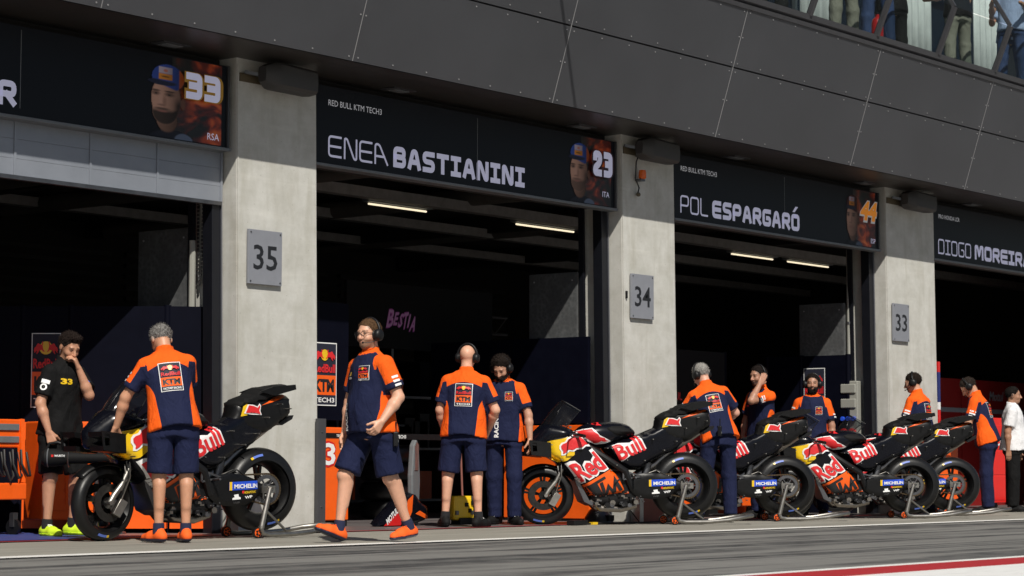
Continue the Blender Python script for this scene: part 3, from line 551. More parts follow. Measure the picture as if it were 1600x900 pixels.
# ------------------------------------------------------------------ people: distance-field bodies turned into meshes
def surface_nets(vals, org, h):
    s = vals < 0; nx, ny, nz = vals.shape
    c = np.zeros((nx - 1, ny - 1, nz - 1), int)
    for i in (0, 1):
        for j in (0, 1):
            for k in (0, 1): c += s[i:nx - 1 + i, j:ny - 1 + j, k:nz - 1 + k]
    act = (c > 0) & (c < 8); idx = -np.ones(act.shape, int); I = np.argwhere(act); idx[act] = np.arange(len(I))
    acc = np.zeros((len(I), 3)); cnt = np.zeros(len(I)); cor = [(i, j, k) for i in (0, 1) for j in (0, 1) for k in (0, 1)]
    for a in range(8):
        for b in range(a + 1, 8):
            A, B = np.array(cor[a]), np.array(cor[b])
            if abs(A - B).sum() != 1: continue
            va = vals[I[:, 0] + A[0], I[:, 1] + A[1], I[:, 2] + A[2]]; vb = vals[I[:, 0] + B[0], I[:, 1] + B[1], I[:, 2] + B[2]]
            m = (va < 0) != (vb < 0); t = np.where(m, va / np.where(m, va - vb, 1), 0)
            acc[m] += (A + (B - A) * t[:, None])[m]; cnt[m] += 1
    P = org + (I + acc / cnt[:, None]) * h; F = []
    for ax in range(3):
        sl0 = [slice(None)] * 3; sl1 = [slice(None)] * 3; sl0[ax] = slice(0, -1); sl1[ax] = slice(1, None)
        a, b = s[tuple(sl0)], s[tuple(sl1)]; E = np.argwhere(a != b); o1, o2 = [(1, 2), (2, 0), (0, 1)][ax]
        ok = (E[:, o1] > 0) & (E[:, o2] > 0) & (E[:, o1] < act.shape[o1]) & (E[:, o2] < act.shape[o2]) & (E[:, ax] < act.shape[ax]); E = E[ok]; fl = a[E[:, 0], E[:, 1], E[:, 2]]
        q = []
        for d1, d2 in ((0, 0), (1, 0), (1, 1), (0, 1)):
            e = E.copy(); e[:, o1] -= d1; e[:, o2] -= d2; q.append(idx[e[:, 0], e[:, 1], e[:, 2]])
        q = np.stack(q, 1); q[~fl] = q[~fl][:, ::-1]; q = q[(q >= 0).all(1)]; F.append(q)
    return P, np.concatenate(F)
def grid(lo, hi, h):
    lo = np.array(lo, float) - 2.5 * h; n = np.ceil((np.array(hi) + 2.5 * h - lo) / h).astype(int) + 1
    ax = [lo[i] + np.arange(n[i]) * h for i in range(3)]; g = np.stack(np.meshgrid(*ax, indexing='ij'), -1); return g.reshape(-1, 3), tuple(n), lo
def rc(P, a, b, r1, r2):
    a = np.asarray(a, float); b = np.asarray(b, float); d = b - a; t = np.clip(((P - a) @ d) / max(d @ d, 1e-9), 0, 1)
    return np.linalg.norm(P - a - t[:, None] * d, axis=1) - (r1 + (r2 - r1) * t)
def ell(P, c, r, Rm=None):
    q = P - np.asarray(c, float)
    if Rm is not None: q = q @ np.asarray(Rm).T
    r = np.asarray(r, float); k0 = np.linalg.norm(q / r, axis=1); k1 = np.linalg.norm(q / (r * r), axis=1) + 1e-9; return k0 * (k0 - 1) / k1
def smin(a, b, k):
    h = np.clip(.5 + .5 * (b - a) / k, 0, 1); return b + (a - b) * h - k * h * (1 - h)
def np_mesh(name, P, F, mats, parent=None, smooth=True):
    me = bpy.data.meshes.new(name); me.vertices.add(len(P)); me.vertices.foreach_set('co', P.astype(np.float32).ravel())
    me.loops.add(F.size); me.loops.foreach_set('vertex_index', F.ravel().astype(np.int32)); me.polygons.add(len(F)); me.polygons.foreach_set('loop_start', np.arange(0, F.size, 4, dtype=np.int32))
    me.update(calc_edges=True); me.validate()
    if smooth: me.polygons.foreach_set('use_smooth', np.ones(len(me.polygons), bool))
    return link(name, me, parent, mats)
def unit(v): v = np.array(v, float); return v / np.linalg.norm(v)
def wob(P, f, seed): 
    r = np.random.RandomState(seed); o = np.zeros(len(P))
    for k in range(6): w = r.normal(size=3) * f * (1, 1, .55); o += np.sin(P @ w + r.rand() * 6.28)
    return o / 4
TV = np.array([-.16, -.06, .02, .12, .25, .37, .45, .505, .545, .58]); TA = np.array([.145, .172, .170, .158, .164, .184, .186, .155, .085, .062]); TB = np.array([.10, .120, .118, .110, .118, .126, .112, .088, .066, .060])
def screen_dir(deg):
    a = R_(deg); f = -Vector((C_FWD.x, C_FWD.y, 0)).normalized() * math.cos(a) - Vector((C_RIGHT.x, C_RIGHT.y, 0)).normalized() * math.sin(a); return math.atan2(f.y, f.x) - math.pi / 2
def tufts(par, P, F, thick, HR, hc, s, m, seed):
    """short locks standing off the hair so that its outline is not a smooth shell"""
    r = np.random.RandomState(seed); q = P[F]; nrm = np.cross(q[:, 1] - q[:, 0], q[:, 2] - q[:, 0]); nrm /= np.linalg.norm(nrm, axis=1)[:, None] + 1e-9; cen = q.mean(1)
    k = r.choice(len(F), min(1500, len(F)), replace=False); c = cen[k]; n = nrm[k]; fl = np.array((0, -.5, -.55)) + r.normal(size=(len(k), 3)) * .45; d = n * .75 + fl; d /= np.linalg.norm(d, axis=1)[:, None]
    ln = (.006 + thick * .55) * (.6 + .8 * r.rand(len(k)))[:, None]; sd = np.cross(d, n); sd /= np.linalg.norm(sd, axis=1)[:, None] + 1e-9; w = .0022
    V_ = np.stack([c - sd * w - n * .002, c + sd * w - n * .002, c + d * ln + sd * w * .3, c + d * ln - sd * w * .3], 1).reshape(-1, 3); F_ = np.arange(len(k) * 4).reshape(-1, 4)
    tag(np_mesh('locks', (V_ @ HR + hc) * s, F_, m, par, smooth=False), kind='stuff')
HAND = {'relaxed': (.25, .35, .25), 'grip': (1.1, 1.3, .9), 'open': (.08, .12, .1), 'fist': (1.35, 1.5, 1.0), 'half': (.6, .7, .5)}
DEF = dict(lean=0, side=0, head=(0, 0, 0), L=((-.18, 0, -1), (-.05, .15, -1), 'relaxed'), R=((.18, 0, -1), (.05, .15, -1), 'relaxed'), LL=((-.05, 0, -1), (0, -.03, -1)), RL=((.05, 0, -1), (0, -.03, -1)), fL=(12, 0), fR=(-12, 0))
def person(pos, face, H, label, pose=None, top='team', bottom='shorts', bot_m='tnavy', skin=(.50, .27, .17), hair=(.02, .015, .012), hairstyle='short', beard=0, headset=True, glasses=False, shoe=('orange_cloth', 'navyseam'), belly=0., detail=1, build=1., sock=(.012, .014, .03), name='person', group=None):
    p = dict(DEF); p.update(pose or {}); s = H / 1.78; B = build
    rt = np.array((1., 0, 0)); fw = np.array((0, 1., 0)); up = np.array((0, 0, 1.))
    # legs
    hip = {-1: np.array((-.092 * B, 0, -.02)), 1: np.array((.092 * B, 0, -.02))}; leg = {}
    for sd, k, fk in ((-1, 'LL', 'fL'), (1, 'RL', 'fR')):
        t, q = unit(p[k][0]), unit(p[k][1]); kn = hip[sd] + t * .43; an = kn + q * .415
        yaw, pit = R_(p[fk][0]), R_(p[fk][1]); fd = np.array((-math.sin(yaw) * math.cos(pit), math.cos(yaw) * math.cos(pit), math.sin(pit))); fr = np.array((math.cos(yaw), math.sin(yaw), 0)); fn = np.cross(fr, fd)
        low = min(((an - fn * .085 + fd * l)[2]) for l in (-.075, .19)); leg[sd] = [hip[sd], kn, an, fd, fn, fr, low]
    z0 = -min(l[6] for l in leg.values()); pel = np.array((0, 0, z0))
    for l in leg.values():
        for i in range(3): l[i] = l[i] + pel
    la, si = R_(p['lean']), R_(p['side']); u = unit((math.sin(si), math.sin(la), math.cos(la))); r = unit(np.cross(fw, u) if abs(u[1]) < .9 else rt); f = np.cross(u, r)
    lowu = unit((u[0] * .35, u[1] * .45, 1))                     # lower back bends less than the chest
    def tor(P):
        q = P - pel; v = q @ u; return q @ r, q @ f, v
    nb = pel + u * .535 - f * .012; shd = {sd: pel + u * .447 + r * sd * .170 * B - f * .01 for sd in (-1, 1)}; arm = {}
    hy, hp, hr = (R_(a) for a in p['head'])
    hf = r * (-math.sin(hy)) + f * math.cos(hy); hrr = r * math.cos(hy) + f * math.sin(hy); hu0 = unit(u * .35 + up * .65); hf = unit(hf - hu0 * (hf @ hu0)); hrr = unit(np.cross(hf, hu0))
    hf2 = hf * math.cos(hp) - hu0 * math.sin(hp); hu = hu0 * math.cos(hp) + hf * math.sin(hp); hr2 = hrr * math.cos(hr) - hu * math.sin(hr); hu = np.cross(hr2, hf2)
    hc = nb + hu0 * .058 + hu * .100 + hf2 * .022; HR = np.array([hr2, hf2, hu])
    for sd, k in ((-1, 'L'), (1, 'R')):
        if p[k][0] == 'ik':                                         # hand brought to a point given in head coordinates
            T = hc + np.array(p[k][1]) @ HR; S = shd[sd]; l1, l2 = .285, .25 + p[k][4]; D = T - S; dl = min(np.linalg.norm(D), (l1 + l2) * .98); dn = unit(D); ca = (l1 * l1 + dl * dl - l2 * l2) / (2 * l1 * dl); po = unit(p[k][2]); po = unit(po - dn * (po @ dn))
            e = S + dn * l1 * ca + po * l1 * math.sqrt(max(0, 1 - ca * ca)); fa_ = unit(T - e); arm[sd] = [S, e, e + fa_ * .25, fa_, p[k][3], p[k][5]]; continue
        e = shd[sd] + unit(p[k][0]) * .285; w = e + unit(p[k][1]) * .25; arm[sd] = [shd[sd], e, w, unit(p[k][1]), p[k][2], p[k][3] if len(p[k]) > 3 else None]
    # ---- skin mesh
    Ps, Fs, Cs = [], [], []; n0 = 0; sk = np.array(skin)
    def push(P, F, C):
        nonlocal n0
        Ps.append(P); Fs.append(F + n0); Cs.append(C); n0 += len(P)
    hh = .0062 if detail else .010
    def head_sdf(Q):
        d = ell(Q, (0, -.012, .028), (.074, .096, .085)); d = smin(d, ell(Q, (0, .020, -.028), (.060, .072, .084)), .03)
        d = smin(d, ell(Q, (0, .052, -.082), (.040, .040, .034)), .025); d = smin(d, ell(Q, (.034, .058, -.03), (.026, .026, .026)), .02); d = smin(d, ell(Q, (-.034, .058, -.03), (.026, .026, .026)), .02)
        d = smin(d, rc(Q, (-.034, .078, .024), (.034, .078, .024), .012, .012), .015)
        for sd in (-1, 1): e = np.linalg.norm(Q - np.array((sd * .031, .100, .006)), axis=1) - .016; d = -smin(-d, e, .012); d = smin(d, np.linalg.norm(Q - np.array((sd * .031, .076, .006)), axis=1) - .0125, .003)
        d = smin(d, rc(Q, (0, .088, .012), (0, .111, -.028), .008, .0125), .010); d = smin(d, rc(Q, (-.012, .098, -.032), (.012, .098, -.032), .008, .008), .008)
        d = smin(d, ell(Q, (0, .091, -.053), (.024, .008, .0055)), .004); d = smin(d, ell(Q, (0, .089, -.065), (.020, .008, .006)), .004)
        for sd in (-1, 1): d = smin(d, ell(Q, (sd * .077, -.012, -.008), (.010, .022, .033)), .008)
        return d
    nbl = HR @ (nb - hc - u * .03); G, shp, lo = grid((-.1, -.12, min(-.13, nbl[2] - .02)), (.1, .13, .125), hh)
    d = head_sdf(G); d = smin(d, rc(G, nbl, (0, -.022, -.05), .060 * B, .052), .02); P, F = surface_nets(d.reshape(shp), lo, hh)
    C = np.tile(sk, (len(P), 1)); hcol = np.array(hair)
    def blend(m, col): C[:] = C * (1 - m[:, None]) + np.array(col) * m[:, None]
    x, y, z = P.T; blend(np.clip(1 - abs(z - .030 - .004 * np.cos(x * 60)) / .007, 0, 1) * (y > .05) * (abs(x) > .012) * (abs(x) < .05) * .9, hcol * .7 + .004)
    blend(np.clip(1.4 - np.hypot((abs(x) - .031) / .014, (z - .007) / .0075), 0, 1) * (y > .04) * .85, (.03, .02, .018)); blend(np.clip(1.3 - np.hypot(x / .024, (z + .059) / .009), 0, 1) * (y > .05) * .5, (.32, .10, .08))
    blend(np.clip(1.2 - np.hypot(x / .02, (z + .025) / .02), 0, 1) * (y > .09) * .25, (.55, .2, .13))
    if hairstyle == 'short': blend(np.clip((z - .012 + (y < 0) * .05 - np.clip(y, 0, 1) * .3) / .03, 0, 1) * (y < .06) * .8, hcol)
    if beard: blend(np.clip((-.036 - z + np.clip(.02 - y, 0, .1) * .3) / .012, 0, 1) * (y > -.005) * (z > -.125) * beard * (np.hypot(x / .022, (z + .059) / .008) > 1), hcol)
    push(P @ HR + hc, F, C)
    for sd in (-1, 1):
        S, E, W, fd_, hk, pn = arm[sd]; d_ = fd_; 
        if pn is None: n_ = unit(-r * sd * .9 + f * -.1 - d_ * 0)
        else: n_ = unit(pn)
        n_ = unit(n_ - d_ * (n_ @ d_)); s_ = np.cross(d_, n_) * sd; s_ = s_ * 1.0                                  # thumb side
        lo_ = np.minimum.reduce([S, E, W, W + d_ * .2]) - .09; hi_ = np.maximum.reduce([S, E, W, W + d_ * .2]) + .09; ha = .0068 if detail else .011
        G, shp, lo = grid(lo_, hi_, ha); d = rc(G, S, E, .052 * B, .041 * B); d = smin(d, rc(G, E, E + (W - E) * .30, .040 * B, .043 * B), .02); d = smin(d, rc(G, E + (W - E) * .30, W, .042 * B, .0265), .02)
        near = np.linalg.norm(G - (W + d_ * .08), axis=1) < .20; Q = G[near]; hd = d[near]; K = []
        c1, c2, c3 = HAND[hk]
        if detail:
            for so, ln in ((.030, .074), (.010, .082), (-.010, .076), (-.029, .060)):
                k0 = W + d_ * .015 + s_ * so * .6; k1 = W + d_ * (.090 - abs(so - .005) * .2) + s_ * so; hd = smin(hd, rc(Q, k0, k1, .0155, .0125), .012); a_ = 0; pt = k1
                for cc, lk in ((c1, .45), (c2, .31), (c3, .24)):
                    a_ += cc; dr_ = d_ * math.cos(a_) + n_ * math.sin(a_); nx = pt + dr_ * ln * lk; hd = smin(hd, rc(Q, pt, nx, .0098, .0086), .003); pt = nx
            t0 = W + d_ * .02 + s_ * .02 + n_ * .005; t1 = W + d_ * .055 + s_ * .048 + n_ * .018; t2 = t1 + unit(d_ * .8 + s_ * .25 + n_ * .5 * (1 + c1)) * .05; hd = smin(hd, rc(Q, t0, t1, .017, .0125), .01); hd = smin(hd, rc(Q, t1, t2, .0125, .010), .004)
        else: hd = smin(hd, rc(Q, W, W + d_ * .15 + n_ * .02, .035, .025), .02)
        d[near] = hd; P, F = surface_nets(d.reshape(shp), lo, ha); C = np.tile(sk, (len(P), 1)); push(P, F, C)
    for sd in (-1, 1):
        h_, k_, a_, fd2, fn2, fr2, _ = leg[sd]; lo_ = np.minimum.reduce([h_, k_, a_]) - .12; hi_ = np.maximum.reduce([h_, k_, a_]) + .12; G, shp, lo = grid(lo_, hi_, .012)
        bk = unit(np.cross(np.cross(a_ - k_, fw), a_ - k_) * -1 + 1e-6)
        d = rc(G, h_, k_, .082 * B, .056 * B); d = smin(d, rc(G, k_, a_, .050 * B, .033), .02); cm = k_ + (a_ - k_) * .30 + bk * .027
        d = smin(d, rc(G, cm - (a_ - k_) * .16, cm + (a_ - k_) * .24, .046 * B, .028 * B), .03); d = smin(d, np.linalg.norm(G - (k_ + fw * .018), axis=1) - .046 * B, .02); P, F = surface_nets(d.reshape(shp), lo, .012); push(P, F, np.tile(sk * .97, (len(P), 1)))
    G, shp, lo = grid(pel - .26, pel + u * .55 + .26, .02); x, y, v = tor(G); A = np.interp(v, TV, TA) * B * .84; Bd = np.interp(v, TV, TB) * B * .80
    d = (np.sqrt((x / A) ** 2 + (y / Bd) ** 2) - 1) * np.minimum(A, Bd); d = np.maximum(d, np.maximum(-.14 - v, v - .55)); P, F = surface_nets(d.reshape(shp), lo, .02); push(P, F, np.tile(sk, (len(P), 1)))
    Pn = np.concatenate(Ps) * s; Fn = np.concatenate(Fs); body = np_mesh(name, Pn, Fn, M['skin'])
    ca = body.data.color_attributes.new('col', 'FLOAT_COLOR', 'POINT'); ca.data.foreach_set('color', np.concatenate([np.concatenate(Cs), np.ones((len(Pn), 1))], 1).astype(np.float32).ravel())
    body.location = pos; body.rotation_euler = (0, 0, screen_dir(face)); tag(body, label, 'person', group)
    seed = int(abs(pos[0] * 131 + pos[1] * 517)) % 9999
    # ---- shirt
    hs = .0115 if detail else .02
    lo_ = np.minimum.reduce([pel - .3] + [arm[q][0] + (arm[q][1] - arm[q][0]) * .75 - .12 for q in (-1, 1)]); hi_ = np.maximum.reduce([pel + .3, pel + u * .66 + .16] + [arm[q][0] + (arm[q][1] - arm[q][0]) * .75 + .12 for q in (-1, 1)]); lo_[2] = max(lo_[2], pel[2] - .22)
    G, shp, lo = grid(lo_, hi_, hs); x, y, v = tor(G); A = np.interp(v, TV, np.array([.218, .215, .205, .187, .181, .189, .182, .148, .090, .07])) * B; Bd = np.interp(v, TV, np.array([.172, .168, .157, .142, .137, .136, .120, .096, .074, .066])) * B + belly * np.exp(-((v - .12) / .13) ** 2) * (y > 0)
    d = (np.sqrt((x / A) ** 2 + (y / Bd) ** 2) - 1) * np.minimum(A, Bd)
    d = smin(d, np.minimum(rc(G, nb + u * .0, shd[1] - r * .01, .050, .054), rc(G, nb, shd[-1] + r * .01, .050, .054)), .035); d = np.maximum(d, v - .555)
    col = rc(G, nb - u * .02, nb + unit(hu0 + u) * .062, .076, .066); d = smin(d, col, .012); d = np.maximum(d, (G - (nb + unit(hu0 + u) * .058 - f * .01)) @ unit(hu0 + u - f * -.25))
    slv = np.full(len(G), 9.); tt = np.zeros(len(G)); 
    for sd in (-1, 1):
        S, E = arm[sd][0], arm[sd][1]; ad = unit(E - S); en = S + (E - S) * .74; e = rc(G, S, en, .063 * B, .074 * B); e = np.maximum(e, (G - en) @ ad); slv = np.minimum(slv, e)
    d = smin(d, slv, .035); hem = -.082 + .010 * np.cos(x * 14); d = np.maximum(d, hem - v)
    d = d + wob(G, 24, seed) * .0045 * (1 + .9 * np.exp(-((v - .02) / .14) ** 2)) + wob(G, 55, seed + 3) * .0016; P, F = surface_nets(d.reshape(shp), lo, hs)
    x, y, v = tor(P); A = np.interp(v, TV, TA) * B; pat = np.full(len(P), -1.)
    if top == 'team':
        ux = np.abs(x) / (.19 * B); side = (ux - (.66 + .26 * np.clip((y - .005) / .06, 0, 1) + .08 * np.clip(v / .3, -.4, 1) ** 1 + .46 * np.clip((v - .16) / .20, 0, 1) ** 2)) * .12; side = np.minimum(side, .40 - v); pat = np.maximum(pat, side)
        yoke = np.where(y < .01, v - (.435 - .060 * ux ** 2), -1); front = np.where(y >= .01, np.minimum(v - .40, (ux - .74 + (v - .45) * 1.2) * .12), -1); pat = np.maximum(pat, np.maximum(yoke, front))
        for sd in (-1, 1):
            S, E = arm[sd][0], arm[sd][1]; ad = unit(E - S); q = P - S; t = q @ ad; ins = (rc(P, S, S + ad * .24, .10, .10) < 0) & (x * sd > .165 * B) & (v > .20); outw = (q - t[:, None] * ad) @ unit(r * sd * .75 + u * .6 + f * .25)
            sl = np.minimum(outw - .012, .165 - t); pat = np.where(ins, np.maximum(sl, np.where(v > .44, pat, -1)), pat)
        nd = np.linalg.norm(np.cross(P - nb, unit(hu0 + u)), axis=1); pat = np.where(((P - nb) @ unit(hu0 + u) > -.005) & (nd < .10), 1., pat)
    shirt = np_mesh('shirt', P * s, F, M[{'team': 'team', 'black': 'tblack', 'white': 'twhite', 'ltblue': 'tltblue', 'navy': 'tnavy'}[top]], body)
    at = shirt.data.attributes.new('pat', 'FLOAT', 'POINT'); at.data.foreach_set('value', pat.astype(np.float32))
    # ---- shorts or trousers
    lo_ = np.minimum.reduce([pel - .27] + [leg[q][1 if bottom == 'shorts' else 2] - .14 for q in (-1, 1)]); hi_ = np.maximum.reduce([pel + .24] + [leg[q][1] + .14 for q in (-1, 1)]); hi_[2] = pel[2] + .08; hb = .0125 if detail else .02
    G, shp, lo = grid(lo_, hi_, hb); q = G - pel; rw = np.interp(q[:, 2], [-.13, -.07, -.02, .03], [.184, .178, .160, .150]) * B; d = (np.sqrt((q[:, 0] / rw) ** 2 + (q[:, 1] / (rw * .74)) ** 2) - 1) * .13; d = np.maximum(d, np.maximum(-.13 - q[:, 2], q[:, 2] - .02)); legs = np.full(len(G), 9.)
    for sd in (-1, 1):
        h_, k_, a_ = leg[sd][:3]
        if bottom == 'shorts':
            en = h_ + (k_ - h_) * .93; td = unit(k_ - h_); e = np.maximum(rc(G, h_ + np.array((0, -.012, 0)), en, .098 * B, .102 * B), (G - en) @ td)
        else:
            en = k_ + (a_ - k_) * 1.02; e = smin(rc(G, h_ + np.array((0, -.012, 0)), k_, .097 * B, .080 * B), rc(G, k_, en, .080 * B, .074 * B), .03); e = np.maximum(e, (G - en) @ unit(a_ - k_))
        legs = np.minimum(legs, e)
    d = smin(d, legs, .05) + wob(G, 22, seed + 5) * .0055 + wob(G, 50, seed + 7) * .0018
    if bottom != 'shorts':
        for sd in (-1, 1): d = d + .004 * np.sin(np.linalg.norm(G - leg[sd][2], axis=1) * 90) * np.exp(-(np.linalg.norm(G - leg[sd][2], axis=1) / .12) ** 2)
    P, F = surface_nets(d.reshape(shp), lo, hb); o = np_mesh('shorts' if bottom == 'shorts' else 'trousers', P * s, F, M[bot_m], body); at = o.data.attributes.new('pat', 'FLOAT', 'POINT'); at.data.foreach_set('value', np.full(len(P), -1., np.float32))
    # ---- shoes and socks
    for sd in (-1, 1):
        h_, k_, a_, fd2, fn2, fr2, _ = leg[sd]; b0 = a_ - fn2 * .085; he, ba, to = b0 - fd2 * .052 + fn2 * .042, b0 + fd2 * .09 + fn2 * .036, b0 + fd2 * .170 + fn2 * .030
        lo_ = np.minimum.reduce([he, to, a_]) - .07; hi_ = np.maximum.reduce([he, to, a_ + fn2 * .04]) + .07; G, shp, lo = grid(lo_, hi_, .0075 if detail else .012); q = G - b0; hgt = q @ fn2; lat = q @ fr2; lon = q @ fd2
        d = smin(rc(G, he, ba, .037, .046), rc(G, ba, to, .045, .034), .02); d = smin(d, rc(G, b0 - fd2 * .02 + fn2 * .06, b0 + fn2 * .098 - fd2 * .01, .041, .036), .03); d = smin(d, rc(G, b0 + fd2 * .03 + fn2 * .075, b0 + fd2 * .11 + fn2 * .052, .024, .018), .02); d = np.maximum(d, (G - (b0 + fn2 * .112)) @ fn2)
        P, F = surface_nets(np.maximum(d, .020 - hgt).reshape(shp), lo, .0075 if detail else .012); so_ = np_mesh('shoe', P * s, F, M[shoe[0]], body)
        P, F = surface_nets(np.maximum(d - .006, np.maximum(-hgt, hgt - .024)).reshape(shp), lo, .0075 if detail else .012); np_mesh('sole', P * s, F, M[shoe[1]], so_)
        if detail:
            lc = MB()
            for kx in range(4): c0 = b0 + fd2 * (.045 + .02 * kx) + fn2 * (.104 - .010 * kx); lc.tube([(c0 + fr2 * t_ * .024 - fn2 * abs(t_) * .012) * s for t_ in (-1, -.4, .4, 1)], .0042 * s, 5)
            lc.build('laces', M['white' if shoe[0] in ('matte', 'lime') else shoe[0]], so_)
        if bottom == 'shorts':
            kk = unit(k_ - a_); sm = mat('sock_%.2f_%.2f' % sock[:2], sock, .9); MB().tube([(a_ - kk * .02) * s, (a_ + kk * .05) * s, (a_ + kk * .062) * s], .045 * s, 12, radii=[.046 * s, .0445 * s, .043 * s]).build('sock', sm, body, smooth=60)
    # ---- hair
    if hairstyle != 'bald':
        hm = mat('hair_%.3f_%.3f' % (hair[0], hair[2]), hair, .75, var=.45, vscale=70, bump=1., bscale=160, bdist=.012, spec=.12); thick = {'short': .010, 'curly': .024, 'quiff': .016}[hairstyle]
        G, shp, lo = grid((-.12, -.14, -.10), (.12, .12, .16), .006 if detail else .01); d = ell(G, (0, -.012, .028), (.075, .097, .086)); yy = G[:, 1]
        cut = np.interp(yy, [-.14, -.06, -.045, .0, .03, .055, .08], [-.062, -.058, -.035, .0, .012, .062, .078]) + .004 * np.sin(G[:, 0] * 70)
        ramp = np.clip((G[:, 2] - cut) / .085, 0, 1); d = d - (.0012 + thick * ramp); d = np.maximum(d, cut - G[:, 2])
        if hairstyle == 'quiff': d = smin(d, rc(G, (-.03, .05, .112), (.03, .05, .112), .024, .024), .03); 
        d = d + wob(G, 150, seed) * (.003 if hairstyle == 'short' else .007); P, F = surface_nets(d.reshape(shp), lo, .006 if detail else .01); ho = np_mesh('hair', (P @ HR + hc) * s, F, hm, body); tufts(ho, P, F, thick, HR, hc, s, hm, seed) if detail else None
        if beard >= .8:
            G, shp, lo = grid((-.09, -.03, -.16), (.09, .13, .0), .006); d = smin(ell(G, (0, .030, -.052), (.062, .068, .074)), ell(G, (0, .052, -.088), (.048, .048, .044)), .03); d = np.maximum(d, G[:, 2] + .038 - np.clip(.02 - G[:, 1], 0, 1) * .9); d = np.maximum(d, -.018 - G[:, 1]); d = np.maximum(d, -(np.hypot(G[:, 0] / 1.0, (G[:, 2] + .050) * 1.3) - .026) * (G[:, 1] > .05) - 9 * (G[:, 1] <= .05)) + wob(G, 150, seed) * .003
            P, F = surface_nets(d.reshape(shp), lo, .006); bo = np_mesh('beard', (P @ HR + hc) * s, F, hm, body); tufts(bo, P, F, .008, HR, hc, s, hm, seed)
    def hp(x_, y_, z_): return Vector((np.array((x_, y_, z_)) @ HR + hc) * s)
    if headset:
        axr = Vector(HR[0])
        mb = MB(); mb.tube([hp(.100 * math.cos(t), -.02 - .01 * math.sin(t), .0 + .128 * math.sin(t)) for t in [math.pi * k / 14 for k in range(15)]], .0115 * s, 8); hs_ = mb.build('headset', M['black'], body, smooth=50)
        for sd in (-1, 1):
            mb = MB(); mb.lathe([(.0, -.008), (.034, -.008), (.049, -.006), (.050, .002), (.046, .006), (.048, .018), (.046, .034), (.034, .046), (.014, .050), (0, .050)], hp(sd * .072, -.012, -.008), axr * sd, 18); mb.build('ear_cup', M['black'], hs_, smooth=40)
        mb = MB(); mb.tube([hp(-.098, .0, -.03), hp(-.092, .05, -.06), hp(-.06, .095, -.068), hp(-.03, .112, -.064)], .0032, 6); mb.sphere(hp(-.03, .112, -.064), .009, 5); mb.build('microphone', M['black'], hs_)
    if glasses:
        mb = MB()
        for sd in (-1, 1):
            mb.tube([hp(sd * .032 + .022 * math.cos(t), .107, .006 + .016 * math.sin(t)) for t in [2 * math.pi * k / 12 for k in range(13)]], .0024, 5); mb.tube([hp(sd * .054, .106, .010), hp(sd * .078, .02, .008)], .0024, 5)
        mb.tube([hp(-.010, .109, .009), hp(.010, .109, .009)], .0022, 5); mb.build('glasses', M['black'], body)
    info = dict(body=body, shirt=shirt, pel=pel * s, u=u, r=r, f=f, s=s, arm=arm, leg=leg, hp=hp, sc=s); return info
# ---- printed patches, projected on to cloth
def project_patch(target, tri_lists, o, u, v, dirv, par, lift=.003, maxd=.6):
    """tri_lists: [(name, material, verts2d, faces)] in local coords of target"""
    me = target.data; bvh = BVHTree.FromPolygons([w.co for w in me.vertices], [tuple(p.vertices) for p in me.polygons]); o = Vector(o); u = Vector(u); v = Vector(v); dv = Vector(dirv).normalized()
    for k, (nm, m, vs, fs) in enumerate(tri_lists):
        bm = bmesh.new(); bv = [bm.verts.new((x, y, 0)) for x, y in vs]
        for f_ in fs:
            try: bm.faces.new([bv[i] for i in f_])
            except ValueError: pass
        bmesh.ops.triangulate(bm, faces=bm.faces[:])
        for _ in range(3):
            lg = [e for e in bm.edges if e.calc_length() > .045]
            if not lg: break
            bmesh.ops.subdivide_edges(bm, edges=lg, cuts=1); bmesh.ops.triangulate(bm, faces=bm.faces[:])
        last = None
        for w in bm.verts:
            P = o + u * w.co.x + v * w.co.y; hit = bvh.ray_cast(P, dv, maxd)[0]
            if hit is None: hit = bvh.find_nearest(P + dv * .1)[0]
            w.co = hit - dv * (lift + .0016 * k)
        me2 = bpy.data.meshes.new(nm); bm.to_mesh(me2); bm.free(); me2.polygons.foreach_set('use_smooth', [True] * len(me2.polygons)); link(nm, me2, par, m)
def rect(x0, y0, x1, y1): return [(x0, y0), (x1, y0), (x1, y1), (x0, y1)], [(0, 1, 2, 3)]
def poly(pts): return pts, [tuple(t) for t in tessellate_polygon([[Vector((x, y, 0)) for x, y in pts]])]
def ttxt(s, x, y, h, bold, w=None, shear=0.):
    vs, fs, W = text_mesh(s, bold); sx = h if w is None else w / W; return [(x + a * sx + shear * b * h, y + b * h) for a, b in vs], fs
def ctxt(s, cx_, y, h, bold, w): return ttxt(s, cx_ - w / 2, y, h, bold, w)
BULL = [(0, .35), (.10, .62), (.22, .70), (.36, .95), (.46, 1.0), (.60, .92), (.76, .86), (.86, .95), (.84, 1.12), (.92, 1.18), (.97, 1.0), (.90, .80), (.95, .60), (1.0, .40), (1.12, .30), (1.08, .22), (.92, .30), (.82, .42), (.66, .36), (.58, .40), (.50, .20), (.40, .12), (.34, .02), (.28, .06), (.34, .26), (.28, .36), (.18, .22), (.10, .16), (.04, .20), (.12, .34), (.06, .32)]
def bull(x, y, w, h, flip=False): return poly([((x + (1.12 - a if flip else a) / 1.12 * w), y + b / 1.18 * h) for a, b in (BULL if not flip else BULL[::-1])])
def disc(x, y, r, n=14): return poly([(x + r * math.cos(2 * math.pi * k / n), y + r * math.sin(2 * math.pi * k / n)) for k in range(n)])
